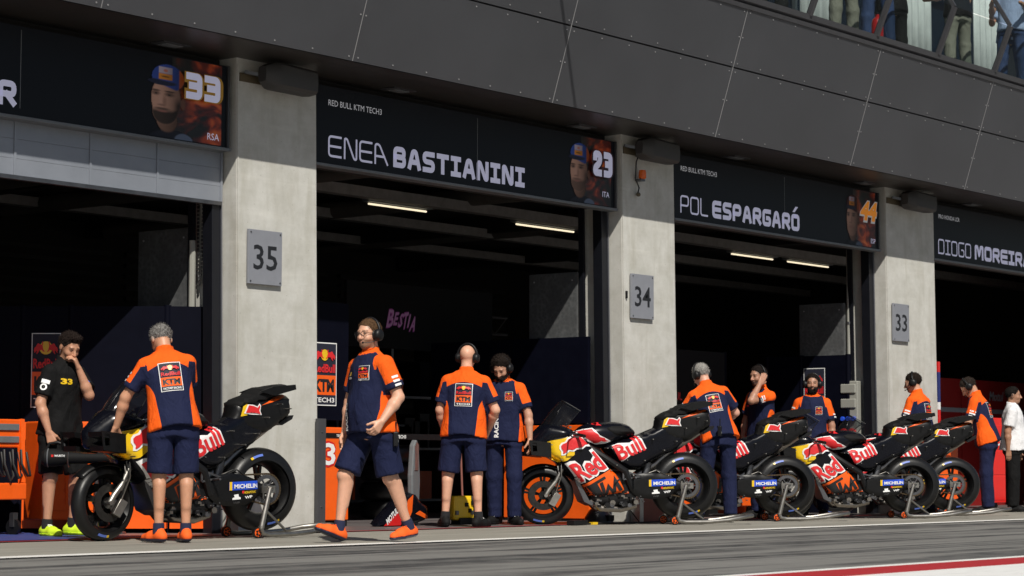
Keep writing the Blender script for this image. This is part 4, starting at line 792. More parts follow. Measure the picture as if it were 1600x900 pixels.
def team_patch(w, h, foot='FACTORY RACING'):
    b = w * .03; e = [('patch_border', M['white'], *rect(-w / 2, 0, w / 2, h)), ('patch_field', M['tnavy2'], *rect(-w / 2 + b, b, w / 2 - b, h - b)), ('patch_orange', M['orange_cloth'], *rect(-w / 2 + b, h * .17, w / 2 - b, h * .48)),
         ('patch_lettering', M['ink'], *ctxt('KTM', 0, h * .23, h * .19, .05, w * .78)), ('patch_lettering', M['white'], *ctxt(foot, 0, h * .055, h * .075, .02, w * .8)), ('patch_lettering', M['redprint'], *ctxt('RedBull', 0, h * .53, h * .13, .03, w * .86)),
         ('patch_sun', M['yellow'], *disc(0, h * .80, h * .09)), ('patch_bull', M['redprint'], *bull(-w * .42, h * .71, w * .38, h * .18)), ('patch_bull', M['redprint'], *bull(w * .04, h * .71, w * .38, h * .18, True))]; return e
M['blued'] = mat('pole_blue', (.02, .03, .15), .5); M['tnavy2'] = mat('print_navy', (.012, .014, .03), .7); M['redprint'] = mat('red_print', (.65, .02, .025), .5); M['lime'] = mat('lime_shoe', (.62, .85, .03), .6, var=.1)
def back_patch(I, w=.185, h=.235, v0=.17, foot='FACTORY RACING'):
    s = I['s']; c = (I['pel'] + (I['u'] * v0 - I['f'] * .5) * s); project_patch(I['shirt'], team_patch(w * s, h * s, foot), c, I['r'], I['u'], I['f'], I['shirt'], maxd=.8)
def chest_print(I, items, v0, x0, maxd=.8):
    s = I['s']; c = (I['pel'] + (I['u'] * v0 + I['f'] * .5 + I['r'] * x0) * s); project_patch(I['shirt'], items, c, -I['r'], I['u'], -I['f'], I['shirt'], maxd=maxd)
def sleeve_print(I, sd, items, t=.35, n=None):
    S, E = I['arm'][sd][0], I['arm'][sd][1]; ad = unit(E - S); out = unit((I['r'] * sd * .8 + (I['f'] * .2 if n is None else np.array(n)))); out = unit(out - ad * (out @ ad)); uu = np.cross(ad, out); c = (S + (E - S) * t + out * .3) * I['s']
    project_patch(I['shirt'], items, c, uu, -ad, -out, I['shirt'], maxd=.5)
def bars(w=.07, n=3): 
    e = []
    for k in range(n): e.append(('sleeve_bar', M['white'], *rect(-w / 2, -.02 - .034 * k, w / 2, -.002 - .034 * k)))
    return e

# ------------------------------------------------------------------ racing motorcycle (local: x to the rear, y away from the chain side, z up, origin under the front axle)
def bp(px, py):
    u = (px - 861) * .00709; gy = 821.5 - 4.3 * (px - 861) / 201.7; return (u, (gy - py) / 146.5)
def inside(pt, pg):
    x, y = pt; c = False; n = len(pg)
    for i in range(n):
        (x0, y0), (x1, y1) = pg[i], pg[i - 1]
        if (y0 > y) != (y1 > y) and x < (x1 - x0) * (y - y0) / (y1 - y0) + x0: c = not c
    return c
def segd(p, a, b):
    ax, ay = a; bx, by = b; dx, dy = bx - ax, by - ay; t = max(0, min(1, ((p[0] - ax) * dx + (p[1] - ay) * dy) / (dx * dx + dy * dy + 1e-12))); return math.hypot(p[0] - ax - t * dx, p[1] - ay - t * dy)
def smooth_poly(pg, it=1):
    for _ in range(it):
        o = []
        for i in range(len(pg)):
            a, b = pg[i], pg[(i + 1) % len(pg)]; o += [(a[0] * .8 + b[0] * .2, a[1] * .8 + b[1] * .2), (a[0] * .2 + b[0] * .8, a[1] * .2 + b[1] * .8)]
        pg = o
    return pg
def pillow(name, pg, wfun, m, parent, rim=.05, step=.032, it=1, y0=0., taper=.15):
    pg = smooth_poly(pg, it); bd = []
    for i in range(len(pg)):
        a, b = pg[i], pg[(i + 1) % len(pg)]; L_ = math.hypot(b[0] - a[0], b[1] - a[1]); n = max(1, int(L_ / step))
        for k in range(n): bd.append((a[0] + (b[0] - a[0]) * k / n, a[1] + (b[1] - a[1]) * k / n))
    xs = [p[0] for p in pg]; ys = [p[1] for p in pg]; pts = []; x = min(xs)
    row = 0; y = min(ys)
    while y < max(ys):
        x = min(xs) + (step / 2 if row % 2 else 0)
        while x < max(xs):
            if inside((x, y), pg) and min(segd((x, y), pg[i], pg[i - 1]) for i in range(len(pg))) > step * .35: pts.append((x, y))
            x += step
        y += step * .87; row += 1
    nb_ = len(bd); av = [Vector(p) for p in bd + pts]
    vs, _, fs, *_r = delaunay_2d_cdt(av, [(i, (i + 1) % nb_) for i in range(nb_)], [], 1, 1e-5)
    V3 = []; F3 = []; n = len(vs); bmap = {}
    dist = [min(segd((v.x, v.y), pg[i], pg[i - 1]) for i in range(len(pg))) for v in vs]
    for sgn in (-1, 1):
        for i, v in enumerate(vs):
            t = min(dist[i] / rim, 1); pr = math.sqrt(max(0, 1 - (1 - t) ** 2)); V3.append((v.x, y0 + sgn * wfun(v.x, v.y) * (taper + (1 - taper) * pr), v.y))
    for f in fs: F3.append(tuple(f)); F3.append(tuple(i + n for i in reversed(f)))
    # close the rim
    ec = {}
    for f in fs:
        for i in range(len(f)): e = (f[i], f[(i + 1) % len(f)]); ec[tuple(sorted(e))] = ec.get(tuple(sorted(e)), 0) + 1
    for (a, b), c in ec.items():
        if c == 1: F3.append((a, b, b + n, a + n))
    mb = MB(); mb.add(V3, F3); return mb.build(name, m, parent, smooth=42)
def tyre_prof(Rr, w, rim):
    pr = []
    for k in range(15):
        t = -1 + 2 * k / 14; a = t * math.pi * .5; pr.append((rim + .012 + (Rr - rim - .012) * (math.cos(a) ** .75), w / 2 * math.sin(a) * (1.0)))
    return pr
def wheel(par, x, z, Rr, w, rim_r, front, name):
    wo = MB().lathe(tyre_prof(Rr, w, rim_r), (x, 0, z), (0, 1, 0), 56).build(name, M['rubber'], par, smooth=60)
    mb = MB(); hw = w * .36; mb.lathe([(rim_r + .018, -hw - .012), (rim_r + .005, -hw - .012), (rim_r - .012, -hw + .01), (rim_r - .028, -hw * .5), (rim_r - .034, 0), (rim_r - .028, hw * .5), (rim_r - .012, hw - .01), (rim_r + .005, hw + .012), (rim_r + .018, hw + .012)], (x, 0, z), (0, 1, 0), 48)
    for k in range(5):
        a = 2 * math.pi * k / 5 + .35; 
        for off in (-.10, .10) if front else (-.13, .13):
            p0 = (x + .035 * math.cos(a), 0, z + .035 * math.sin(a)); p1 = (x + (rim_r - .02) * math.cos(a + off), 0, z + (rim_r - .02) * math.sin(a + off)); mb.bar(p0, p1, .03, .024, up=(-math.sin(a), 0, math.cos(a)))
    mb.cyl((x, -.06, z), (x, .06, z), .045, 18); mb.build('rim', M['carbon'], wo, smooth=35)
    return wo
def make_bike():
    b = empty('racing_motorcycle'); add = lambda mb, n, m, p=None, sm=40, bv=0: mb.build(n, M[m], p or b, smooth=sm, bevel=bv)
    FW = dict(); fz = .30; rx, rz = 1.43, .40
    fwh = wheel(b, 0, fz, .30, .125, .222, True, 'front_wheel'); rwh = wheel(b, rx, rz, .347, .235, .228, False, 'rear_wheel')
    for yy in (-.07, .07):
        mb = MB(); mb.lathe([(.085, -.003), (.150, -.003), (.150, .003), (.085, .003)], (0, yy, fz), (0, 1, 0), 36, closed=True); add(mb, 'brake_disc', 'discm', fwh)
    fwh.rotation_euler.z = R_(-10)
    for sgn in (-1, 1):                                                      # tyre maker's marks on the sidewall, coloured arcs
        pass
    for xc, zc, rr_, yy, a0 in ((0, fz, .262, -.0665, -1.75), (rx, rz, .285, -.121, 1.9), (rx, rz, .285, -.121, -1.3)):
        mb = MB(); n = 10; vs = []
        for k in range(n + 1):
            a = a0 + .42 * (k / n - .5)
            for q in (-.009, .009): vs.append((xc + (rr_ + q) * math.cos(a), yy + (.006 if q > 0 else -.002) , zc + (rr_ + q) * math.sin(a)))
        mb.add(vs, [(2 * k, 2 * k + 1, 2 * k + 3, 2 * k + 2) for k in range(n)], 0); mb.m[-2:] = [1, 1]; mb.build('sidewall_mark', [M['tmark'], M['yellow']], fwh if xc == 0 else rwh, fixn=False)
    # fork, calipers, mudguard
    top = (.30, .86)
    for sgn in (-1, 1):
        mb = MB(); mb.tube([(.0, sgn * .105, fz), (.035, sgn * .105, fz + .06), (.10, sgn * .105, .44)], .024, 12); mb.tube([(.08, sgn * .105, .40), (.17, sgn * .105, .58)], .022, 12); add(mb, 'fork_leg', 'steel')
        mb = MB(); mb.tube([(.165, sgn * .105, .57), (.30, sgn * .105, .88)], .031, 12); add(mb, 'fork_tube', 'black')
        mb = MB(); mb.bar((.06, sgn * .083, .20), (.13, sgn * .083, .32), .05, .07, up=(1, 0, 0)); mb.tube([(.10, sgn * .11, .33), (.14, sgn * .12, .45), (.12, sgn * .11, .60)], .007, 6); add(mb, 'brake_caliper', 'steel', None, 30, .008)
    mb = MB(); mb.cyl((0, -.13, fz), (0, .13, fz), .018, 12); add(mb, 'front_axle', 'steel')
    mb = MB(); vs = []; n = 14
    for k in range(n + 1):
        a = R_(45 + 95 * k / n)
        for j in range(7): t = -1 + 2 * j / 6; rr_ = .325 - .03 * t * t; vs.append((rr_ * math.cos(a) * 1.0, t * .082, fz + rr_ * math.sin(a)))
    mb.add(vs, [(k * 7 + j, k * 7 + j + 1, (k + 1) * 7 + j + 1, (k + 1) * 7 + j) for k in range(n) for j in range(6)]); mg = mb.build('front_mudguard', M['carbon'], b, smooth=60, fixn=False); sdf = mg.modifiers.new('s', 'SOLIDIFY'); sdf.thickness = .006
    # main fairing
    fair = [bp(*q) for q in [(846, 690), (860, 694), (862, 719), (878, 728), (882, 737), (896, 751), (910, 762), (922, 779), (931, 782), (978, 773), (966, 748), (955, 735), (938, 712), (925, 700), (908, 685), (890, 682), (868, 684)]]
    def wfair(x, z): return .225 * min(1, max(.42, .55 + (x + .12) * 1.25)) * (1 if z > .45 else .72 + .62 * (z - .0))
    fo = pillow('fairing', fair, wfair, M['gloss'], b, rim=.07)
    nose = [bp(*q) for q in [(833, 697), (845, 684), (860, 669), (884, 672), (905, 680), (899, 692), (866, 706), (862, 720), (852, 718), (836, 716)]]
    def wnose(x, z): return .06 + .16 * min(1, max(0, (x + .2) / .38)) ** .8
    no = pillow('nose', nose, wnose, M['gloss'], b, rim=.09)
    for sgn in (-1, 1):                                                       # aero wing beside the nose
        mb = MB(); y0_, y1_ = sgn * .10, sgn * .30; A = [bp(*q) for q in [(833, 697), (862, 700), (862, 708), (834, 703)]]; Bq = [bp(*q) for q in [(835, 713), (862, 716), (862, 721), (836, 719)]]
        for q in (A, Bq): mb.prism(q, (0, y0_, 0), (1, 0, 0), (0, 0, 1), (0, y1_ - y0_, 0))
        e = [bp(*q) for q in [(832, 696), (862, 699), (863, 721), (835, 718)]]; h = [bp(*q) for q in [(836, 700), (842, 700), (843, 712), (837, 713)]]
        for i in range(4): a0, a1, h1, h0 = e[i], e[(i + 1) % 4], h[(i + 1) % 4], h[i]; mb.prism([a0, a1, h1, h0], (0, y1_, 0), (1, 0, 0), (0, 0, 1), (0, sgn * .008, 0))
        add(mb, 'wing', 'carbon', None, 30)
    # windscreen
    mb = MB(); st = [((-.105, .89), .10), ((-.03, 1.01), .125), ((.075, 1.165), .115), ((.15, 1.245), .075), ((.185, 1.272), .03)]; vs = []
    for (x, z), w in st:
        for j in range(9): t = -1 + 2 * j / 8; vs.append((x + .17 * abs(t) ** 2 , t * w * 1.25, z - .11 * t * t))
    mb.add(vs, [(k * 9 + j, k * 9 + j + 1, (k + 1) * 9 + j + 1, (k + 1) * 9 + j) for k in range(4) for j in range(8)]); mb.build('windscreen', M['screenglass'], b, smooth=80, fixn=False)
    mb = MB(); mb.tube([(x + .17, w * 1.25, z - .11) for (x, z), w in st][::-1] , .005, 6); mb.tube([(x + .17, -w * 1.25, z - .11) for (x, z), w in st], .005, 6); mb.tube([(st[-1][0][0] + .17 * t * t, t * .0875, st[-1][0][1] - .11 * t * t) for t in [-1 + k / 4 for k in range(9)]], .005, 6); add(mb, 'screen_edge', 'black')
    # cockpit: dash, bars, levers
    mb = MB(); mb.bar((.10, 0, .97), (.17, 0, 1.07), .17, .03, up=(0, 0, 1)); add(mb, 'dashboard', 'black', None, 30, .005)
    mb = MB()
    for k in range(26): mb.box(*(lambda x, y, z, s_: (x, x + s_, y, y + s_, z, z + s_ * .8))(random.uniform(.02, .28), random.uniform(-.14, .10), random.uniform(.88, 1.03), random.uniform(.012, .035)), mi=random.choice((0, 0, 0, 1, 2)))
    tag(mb.build('cockpit_hardware', [M['black'], M['dsteel'], M['steel']], b), kind='stuff')
    for sgn in (-1, 1):
        mb = MB(); mb.tube([(.26, sgn * .10, .93), (.30, sgn * .27, .915), (.33, sgn * .37, .90)], .012, 8); add(mb, 'handlebar', 'black')
        mb = MB(); mb.tube([(.29, sgn * .26, .916), (.328, sgn * .37, .901)], .018, 10); add(mb, 'grip', 'rubber')
        mb = MB(); mb.tube([(.27, sgn * .25, .93), (.20, sgn * .30, .92), (.19, sgn * .41, .895), (.26, sgn * .42, .89)], .008, 6); add(mb, 'lever', 'dsteel')
    # tank and airbox cover
    tank = [bp(*q) for q in [(902, 683), (914, 672), (928, 667), (945, 665), (966, 665), (982, 669), (992, 679), (990, 686), (965, 696), (945, 706), (925, 702), (908, 690)]]
    def wtank(x, z): return .165 - .05 * max(0, (x - .55)) * 2
    to = pillow('tank', tank, wtank, M['gloss'], b, rim=.13)
    pad = [bp(*q) for q in [(938, 679), (944, 669), (966, 667), (982, 671), (991, 680), (985, 686), (966, 691), (956, 692)]]
    po = pillow('tank_pad', pad, lambda x, z: .178 - .05 * max(0, x - .55) * 2, M['matte'], b, rim=.09)
    # rear body: side covers, seat, tail, tail wing
    rear = [bp(*q) for q in [(940, 702), (962, 693), (992, 684), (1010, 677), (1021, 671), (1040, 660), (1066, 652), (1075, 668), (1062, 692), (1050, 706), (1030, 714), (1008, 727), (997, 737), (975, 737), (958, 724)]]
    def wrear(x, z): return .185 - .075 * min(1, max(0, (x - .75) / .5))
    ro = pillow('side_cover', rear, wrear, M['gloss'], b, rim=.06)
    tail = [bp(*q) for q in [(1012, 680), (1019, 671), (1021, 658), (1032, 649), (1048, 646), (1075, 645), (1098, 641), (1101, 652), (1101, 668), (1093, 673), (1068, 692), (1050, 694), (1030, 686)]]
    ta = pillow('tail_unit', tail, lambda x, z: .115 - .02 * max(0, x - 1.4), M['carbon'], b, rim=.06)
    hump = [bp(*q) for q in [(1020, 657), (1032, 648), (1046, 643), (1052, 637), (1068, 633), (1090, 629), (1100, 630), (1100, 636), (1078, 645), (1060, 654), (1036, 660), (1024, 664)]]
    pillow('seat_hump', hump, lambda x, z: .13, M['matte'], b, rim=.03)
    mb = MB()                                                                # tail wing slats
    for yy in (-.15, .15): mb.prism([bp(*q) for q in [(1050, 641), (1068, 634), (1099, 630), (1100, 636), (1070, 645)]], (0, yy - .004, 0), (1, 0, 0), (0, 0, 1), (0, .008, 0))
    mb.prism([bp(*q) for q in [(1060, 640), (1099, 631), (1100, 633.5), (1062, 643)]], (0, -.15, 0), (1, 0, 0), (0, 0, 1), (0, .30, 0)); add(mb, 'tail_wing', 'carbon', None, 30)
    sp = [bp(*q) for q in [(993, 684), (1008, 677), (1019, 672), (1018, 677), (998, 688)]]; pillow('seat', sp, lambda x, z: .125, M['matte'], b, rim=.03)
    mb = MB(); mb.prism([bp(*q) for q in [(1100, 668), (1106, 667), (1104, 672), (1090, 680), (1085, 678)]], (0, -.06, 0), (1, 0, 0), (0, 0, 1), (0, .12, 0)); add(mb, 'tail_light', 'black', None, 30)
    mb = MB()                                                                # exhaust, shock, hardware below the seat
    mb.tube([(.95, .03, .50), (1.15, .05, .62), (1.35, .06, .80), (1.62, .06, .985)], .05, 12); add(mb, 'exhaust', 'titan')
    mb = MB(); mb.tube([(1.0, 0, .35), (1.06, 0, .64)], .045, 12); add(mb, 'shock', 'dsteel')
    # frame and engine block
    mb = MB(); mb.tube([(.32, -.13, .86), (.55, -.20, .70), (.78, -.20, .55), (.86, -.17, .36)], .035, 8); mb.tube([(.32, .13, .86), (.55, .20, .70), (.78, .20, .55), (.86, .17, .36)], .035, 8); add(mb, 'frame', 'black')
    eng = pillow('engine', [(.42, .24), (.55, .18), (.85, .19), (.95, .30), (.92, .50), (.80, .60), (.55, .52), (.44, .36)], lambda x, z: .165, M['black'], b, rim=.05)
    mb = MB()
    for k in range(46): x = random.uniform(.44, .98); z = random.uniform(.18, .32) + max(0, x - .75) * .7 * random.random(); s_ = random.uniform(.012, .04); y = -.165 - random.uniform(0, .03); mb.box(x, x + s_, y, y + .04, z, z + s_ * .8, mi=random.choice((0, 0, 1, 1, 2)))
    for k in range(8): x = random.uniform(.46, .9); z = random.uniform(.2, .3); mb.cyl((x, -.19, z), (x, -.12, z), random.uniform(.012, .028), 10, mi=random.choice((0, 1, 2)))
    tag(mb.build('engine_hardware', [M['black'], M['dsteel'], M['titan']], b, smooth=30), kind='stuff')
    mb = MB(); mb.prism([bp(*q) for q in [(900, 744), (904, 748), (922, 783), (930, 787), (926, 792), (914, 786), (902, 757)]], (0, -.14, 0), (1, 0, 0), (0, 0, 1), (0, .28, 0)); add(mb, 'radiator', 'dsteel', None, 30, .006)
    mb = MB(); mb.tube([(.46, -.10, .26), (.55, -.12, .17), (.75, -.10, .16), (.92, -.05, .20)], .035, 10); mb.tube([(.46, .08, .26), (.55, .10, .17), (.75, .08, .16), (.92, .05, .20)], .035, 10); add(mb, 'exhaust_header', 'titan')
    # foot rest
    mb = MB(); P1 = bp(968, 738); P2 = bp(994, 746); P3 = bp(968, 751); y = -.205
    mb.bar((P1[0], y, P1[1]), (P2[0], y, P2[1]), .012, .016); mb.bar((P3[0], y, P3[1]), (P2[0], y, P2[1]), .012, .016); mb.bar((P1[0], y, P1[1]), (P3[0], y, P3[1]), .012, .016); mb.bar((P1[0] + .06, y, P1[1] - .02), (P3[0] + .07, y, P3[1] + .005), .01, .012); mb.tube([(P3[0] + .1, y, P3[1] + .015), (P3[0] + .1, y - .11, P3[1] + .02)], .011, 8); mb.tube([(P3[0] - .04, y, P3[1] + .0), (P3[0] - .1, y - .06, P3[1] - .03)], .008, 8); add(mb, 'foot_rest', 'dsteel')
    # swingarm, cover, chain, sprocket
    arm_ = [(.86, .40), (.95, .47), (1.15, .485), (1.36, .45), (1.47, .42), (1.47, .375), (1.34, .34), (1.10, .32), (.92, .33)]
    for yy in (-.145, .145): pillow('swingarm', arm_, lambda x, z: .022, M['carbon'], b, rim=.03, y0=yy)
    cov = [bp(*q) for q in [(975, 752), (986, 744), (1005, 740), (1026, 742), (1044, 748), (1045, 764), (1034, 777), (1010, 780), (990, 778), (978, 768)]]
    co = pillow('swingarm_cover', cov, lambda x, z: .018, M['carbon'], b, rim=.035, y0=-.182)
    mb = MB(); n = 40
    mb.lathe([(.088, -.004), (.118, -.004), (.118, .004), (.088, .004)], (rx, -.128, rz), (0, 1, 0), 44, closed=True); mb.lathe([(.03, -.006), (.045, -.006), (.045, .006), (.03, .006)], (rx, -.128, rz), (0, 1, 0), 24, closed=True)
    for k in range(6): a = k * math.pi / 3; mb.bar((rx + .04 * math.cos(a), -.128, rz + .04 * math.sin(a)), (rx + .09 * math.cos(a), -.128, rz + .09 * math.sin(a)), .008, .016, up=(0, 1, 0))
    for k in range(n): a = 2 * math.pi * k / n; mb.box(rx + .121 * math.cos(a) - .005, rx + .121 * math.cos(a) + .005, -.131, -.125, rz + .121 * math.sin(a) - .005, rz + .121 * math.sin(a) + .005)
    add(mb, 'sprocket', 'dsteel', rwh, 30)
    mb = MB(); ch = []
    for k in range(19): a = R_(95 - 190 * k / 18); ch.append((rx + .128 * math.cos(a), -.128, rz + .128 * math.sin(a)))
    ch = [(.93, -.128, .505)] + ch + [(.93, -.128, .385)]
    for i in range(len(ch) - 1):
        a, c = Vector(ch[i]), Vector(ch[i + 1]); k = max(1, int((c - a).length / .017))
        for j in range(k): mb.bar(a + (c - a) * (j + .08) / k, a + (c - a) * (j + .92) / k, .012, .014, up=(0, 0, 1) if abs((c - a).normalized().z) < .8 else (1, 0, 0))
    add(mb, 'chain', 'chainm', None, None)
    mb = MB(); mb.cyl((rx, -.20, rz), (rx, .20, rz), .016, 12); mb.cyl((rx, -.205, rz), (rx, -.16, rz), .028, 6); mb.bar((rx - .08, -.165, rz + .0), (rx + .05, -.165, rz), .03, .06, up=(0, 0, 1)); mb.bar((rx - .07, -.18, rz - .085), (rx - .07, -.18, rz + .05), .012, .012, up=(0, 1, 0)); mb.bar((rx - .03, -.18, rz - .085), (rx - .03, -.18, rz + .04), .012, .012, up=(0, 1, 0)); mb.bar((rx - .075, -.18, rz - .085), (rx - .025, -.18, rz - .085), .012, .012); add(mb, 'axle_adjuster', 'steel', None, 30)
    vt = [bp(*q) for q in [(1040, 678), (1053, 677), (1053, 681), (1041, 682)]]; pillow('vent', vt, lambda x, z: .142, M['matte'], b, rim=.01)
    mb = MB()                                                                # hoses and brake lines at the front
    for k, (dy, c) in enumerate(((-.10, 0), (-.115, 1), (-.085, 0))): mb.tube([(.10 + .01 * k, dy, .36), (.15, dy - .03, .50), (.13 + .02 * k, dy - .02, .62), (.22, dy, .74)], .0055, 6, mi=c)
    mb.build('brake_line', [M['cable'], M['steel']], b, smooth=60)
    mb = MB()
    for (px_, py_) in ((866, 702), (880, 724), (896, 700), (905, 752), (950, 738), (973, 770), (928, 777), (958, 730), (975, 722), (1000, 722), (1028, 706), (1012, 690), (1060, 672), (1090, 660), (1078, 655), (1046, 692), (945, 705), (985, 712)):
        x, z = bp(px_, py_); mb.cyl((x, -.236 if x < .8 else -.185, z), (x, -.10, z), .006, 6)
    tag(mb.build('fasteners', M['steel'], b), kind='stuff')
    mb = MB()                                                                # airbox and clutter behind the screen
    for k in range(8): x = random.uniform(.0, .3); mb.tube([(x, random.uniform(-.1, .1), .86), (x + .03, random.uniform(-.15, .0), .95), (x + .1, random.uniform(-.1, .1), .90)], .006, 5)
    tag(mb.build('cockpit_wiring', M['cable'], b), kind='stuff')
    for yy in (-.03, .03): MB().tube([(1.02, yy - .12, .52), (1.12, yy - .13, .56), (1.22, yy - .12, .50), (1.36, yy - .13, .44)], .006, 6).build('hose', M['steel'] if yy > 0 else M['cable'], b, smooth=60)
    # ---- livery, projected on to the bodywork
    allv = []; allf = []; 
    for o in (fo, no, to, po, ro, ta, co):
        k = len(allv); allv += [w.co.copy() for w in o.data.vertices]; allf += [tuple(i + k for i in p.vertices) for p in o.data.polygons]
    bvh = BVHTree.FromPolygons(allv, allf)
    def decal(par, nm, m, vs, fs, lift, y=-.6):
        bm = bmesh.new(); bv = [bm.verts.new((x, 0, z)) for x, z in vs]
        for f_ in fs:
            try: bm.faces.new([bv[i] for i in f_])
            except ValueError: pass
        bmesh.ops.triangulate(bm, faces=bm.faces[:])
        for _ in range(5):
            lg = [e for e in bm.edges if e.calc_length() > .022]
            if not lg: break
            bmesh.ops.subdivide_edges(bm, edges=lg, cuts=1); bmesh.ops.triangulate(bm, faces=bm.faces[:])
        for w in bm.verts:
            hit = bvh.ray_cast(Vector((w.co.x, y, w.co.z)), Vector((0, 1, 0)), 2)[0]
            if hit is None: hit = bvh.find_nearest(Vector((w.co.x, -.18, w.co.z)))[0]
            w.co = Vector((w.co.x, hit.y - lift, w.co.z))
        me = bpy.data.meshes.new(nm); bm.to_mesh(me); bm.free(); me.polygons.foreach_set('use_smooth', [True] * len(me.polygons)); link(nm, me, par, m)
    def dpoly(par, nm, m, pts, lift=.004): q = [bp(*p) for p in pts]; decal(par, nm, M[m], *poly(q), lift)
    def dtext(par, nm, m, s_, p0, p1, h, bold, lift, shear=0., hv=None):
        vs, fs, W = text_mesh(s_, bold); a = Vector(bp(*p0)); c = Vector(bp(*p1)); u = (c - a) / W; v = Vector((-u.y, u.x)).normalized() * h + Vector((u.x, u.y)).normalized() * shear * h
        if hv: v = Vector(bp(*hv)) - a
        decal(par, nm, M[m], [tuple(a + u * x + v * y) for x, y in vs], fs, lift)
    dpoly(fo, 'yellow_panel', 'yellow', [(859, 699), (866, 696), (880, 693), (896, 688), (898, 700), (898, 716), (888, 725), (878, 728), (868, 724), (862, 718)])
    dpoly(fo, 'bull_outline', 'white', [(877.5, 703), (880, 699), (885, 697), (888, 691.5), (895, 687.5), (902, 680.5), (913, 689), (923, 699.5), (921, 703), (914, 703), (909, 707.5), (901, 708), (897, 711.5), (891, 711), (888, 714.5), (884, 717.5), (880, 717.5), (880, 712), (877.5, 708)], .010); dpoly(fo, 'bull_print', 'redprint', [(879.5, 703.5), (882, 700.5), (886.5, 698.5), (889.5, 693), (896, 689), (902, 682.7), (911, 690), (920, 699.5), (913, 700.5), (907.5, 705.5), (900.5, 705.7), (895.5, 709), (889.5, 708.5), (886.5, 712.5), (883.5, 715), (882, 714.5), (882.5, 711), (880, 707.5)], .016)
    dpoly(to, 'bull_outline', 'white', [(903, 681), (914, 677), (926, 675), (931, 680), (936, 686), (953, 694), (945, 698), (932, 700), (922, 696)], .004); dpoly(to, 'bull_print', 'redprint', [(905, 681), (914, 678.5), (925, 676.5), (928, 681), (933.5, 684.5), (936, 688.5), (943, 690), (945, 693), (950, 694.3), (943, 695.5), (938, 694.5), (935, 697), (929.5, 698), (921, 693)], .010)
    dpoly(to, 'bull_print', 'redprint', [(927, 669), (931, 666.5), (938, 666), (937, 669), (940, 671), (932, 671)], .004)
    dtext(fo, 'lettering_outline', 'white', 'Red', (906, 757.5), (945, 733), .27, .08, .004, hv=(886, 731)); dtext(fo, 'lettering', 'redprint', 'Red', (908, 756), (943.5, 733), .255, .03, .010, hv=(889, 732))
    dpoly(fo, 'orange_panel', 'orange', [(910.5, 761.5), (952, 734.5), (966, 752), (977, 771.5), (931, 780.5), (924, 779)], .004)
    for pts in ([(115, 250), (300, 128), (318, 150), (226, 212), (305, 350), (240, 372)], [(250, 208), (282, 190), (318, 285), (306, 345), (290, 322)], [(306, 352), (338, 205), (394, 270), (402, 112), (505, 272), (470, 292), (428, 228), (434, 304), (396, 322), (356, 272), (348, 342)]): dpoly(fo, 'lettering', 'ink', [(900 + x / 7.5, 730 + y / 7.5) for x, y in pts], .010)
    dpoly(ro, 'lettering_plate', 'white', [(953, 701), (962, 697), (978, 696), (994, 685), (1003.5, 704), (985, 711), (976, 718), (967, 725), (958, 712)], .004)
    dtext(ro, 'lettering', 'redprint', 'Bull', (964, 723), (1002, 705.5), .16, .025, .010, hv=(952.5, 701.5))
    dpoly(ta, 'yellow_panel', 'yellow', [(1032, 655), (1038, 657), (1036, 670), (1027, 672)], .004); bl = [(1032 + a * 23, 670.5 - b * 13) for a, b in BULL]
    dpoly(ta, 'bull_outline', 'white', [(1031, 668), (1036, 657), (1043, 657), (1049, 659), (1052, 655), (1054, 658), (1053, 664), (1055, 669), (1049, 669), (1041, 669)], .010); dpoly(ta, 'bull_print', 'redprint', [(1033, 667), (1037, 658), (1043, 658.5), (1049, 660.5), (1051.5, 657), (1052.5, 659), (1051, 663.5), (1053, 668), (1048, 667), (1041, 667)], .016)
    dpoly(ta, 'orange_stripe', 'orange', [(1055, 657.5), (1074, 647.5), (1094, 642), (1094, 644.5), (1076, 651)], .004)
    dpoly(co, 'blue_label', 'blue', [(1004.5, 751), (1044, 748.5), (1044, 758.5), (1004.5, 761)], .004); dpoly(co, 'yellow_panel', 'yellow', [(1004.5, 751), (1008, 750.7), (1008, 760.7), (1004.5, 761)], .010); dtext(co, 'lettering', 'white', 'MICHELIN', (1011, 758.5), (1042.5, 756.6), .034, .03, .010)
    dtext(co, 'lettering', 'yellow', 'AKRAPOVIC', (1024, 764.5), (1041, 763), .02, .02, .004); dpoly(co, 'lettering', 'redprint', [(1022, 761), (1025, 761), (1025, 764), (1022, 764)], .004); dtext(co, 'lettering', 'white', 'WP', (1026, 770.5), (1036, 769), .022, .03, .004)
    dpoly(co, 'lettering', 'white', [(1011, 766), (1017, 765), (1017.5, 768), (1020, 769), (1020, 771), (1009, 772), (1009, 770), (1012, 769)], .004); dtext(co, 'lettering', 'dsteel', 'WP', (1010, 777), (1019, 776.5), .02, .02, .004)
    return b
M['padgrey'] = mat('pad_grey', (.035, .035, .037), .7, var=.2); M['discm'] = mat('carbon_disc', (.03, .028, .026), .4, .6, var=.3, vscale=30); M['tmark'] = mat('tyre_blue_mark', (.10, .17, .55), .5); M['chainm'] = mat('chain_brown', (.14, .10, .06), .4, .8)
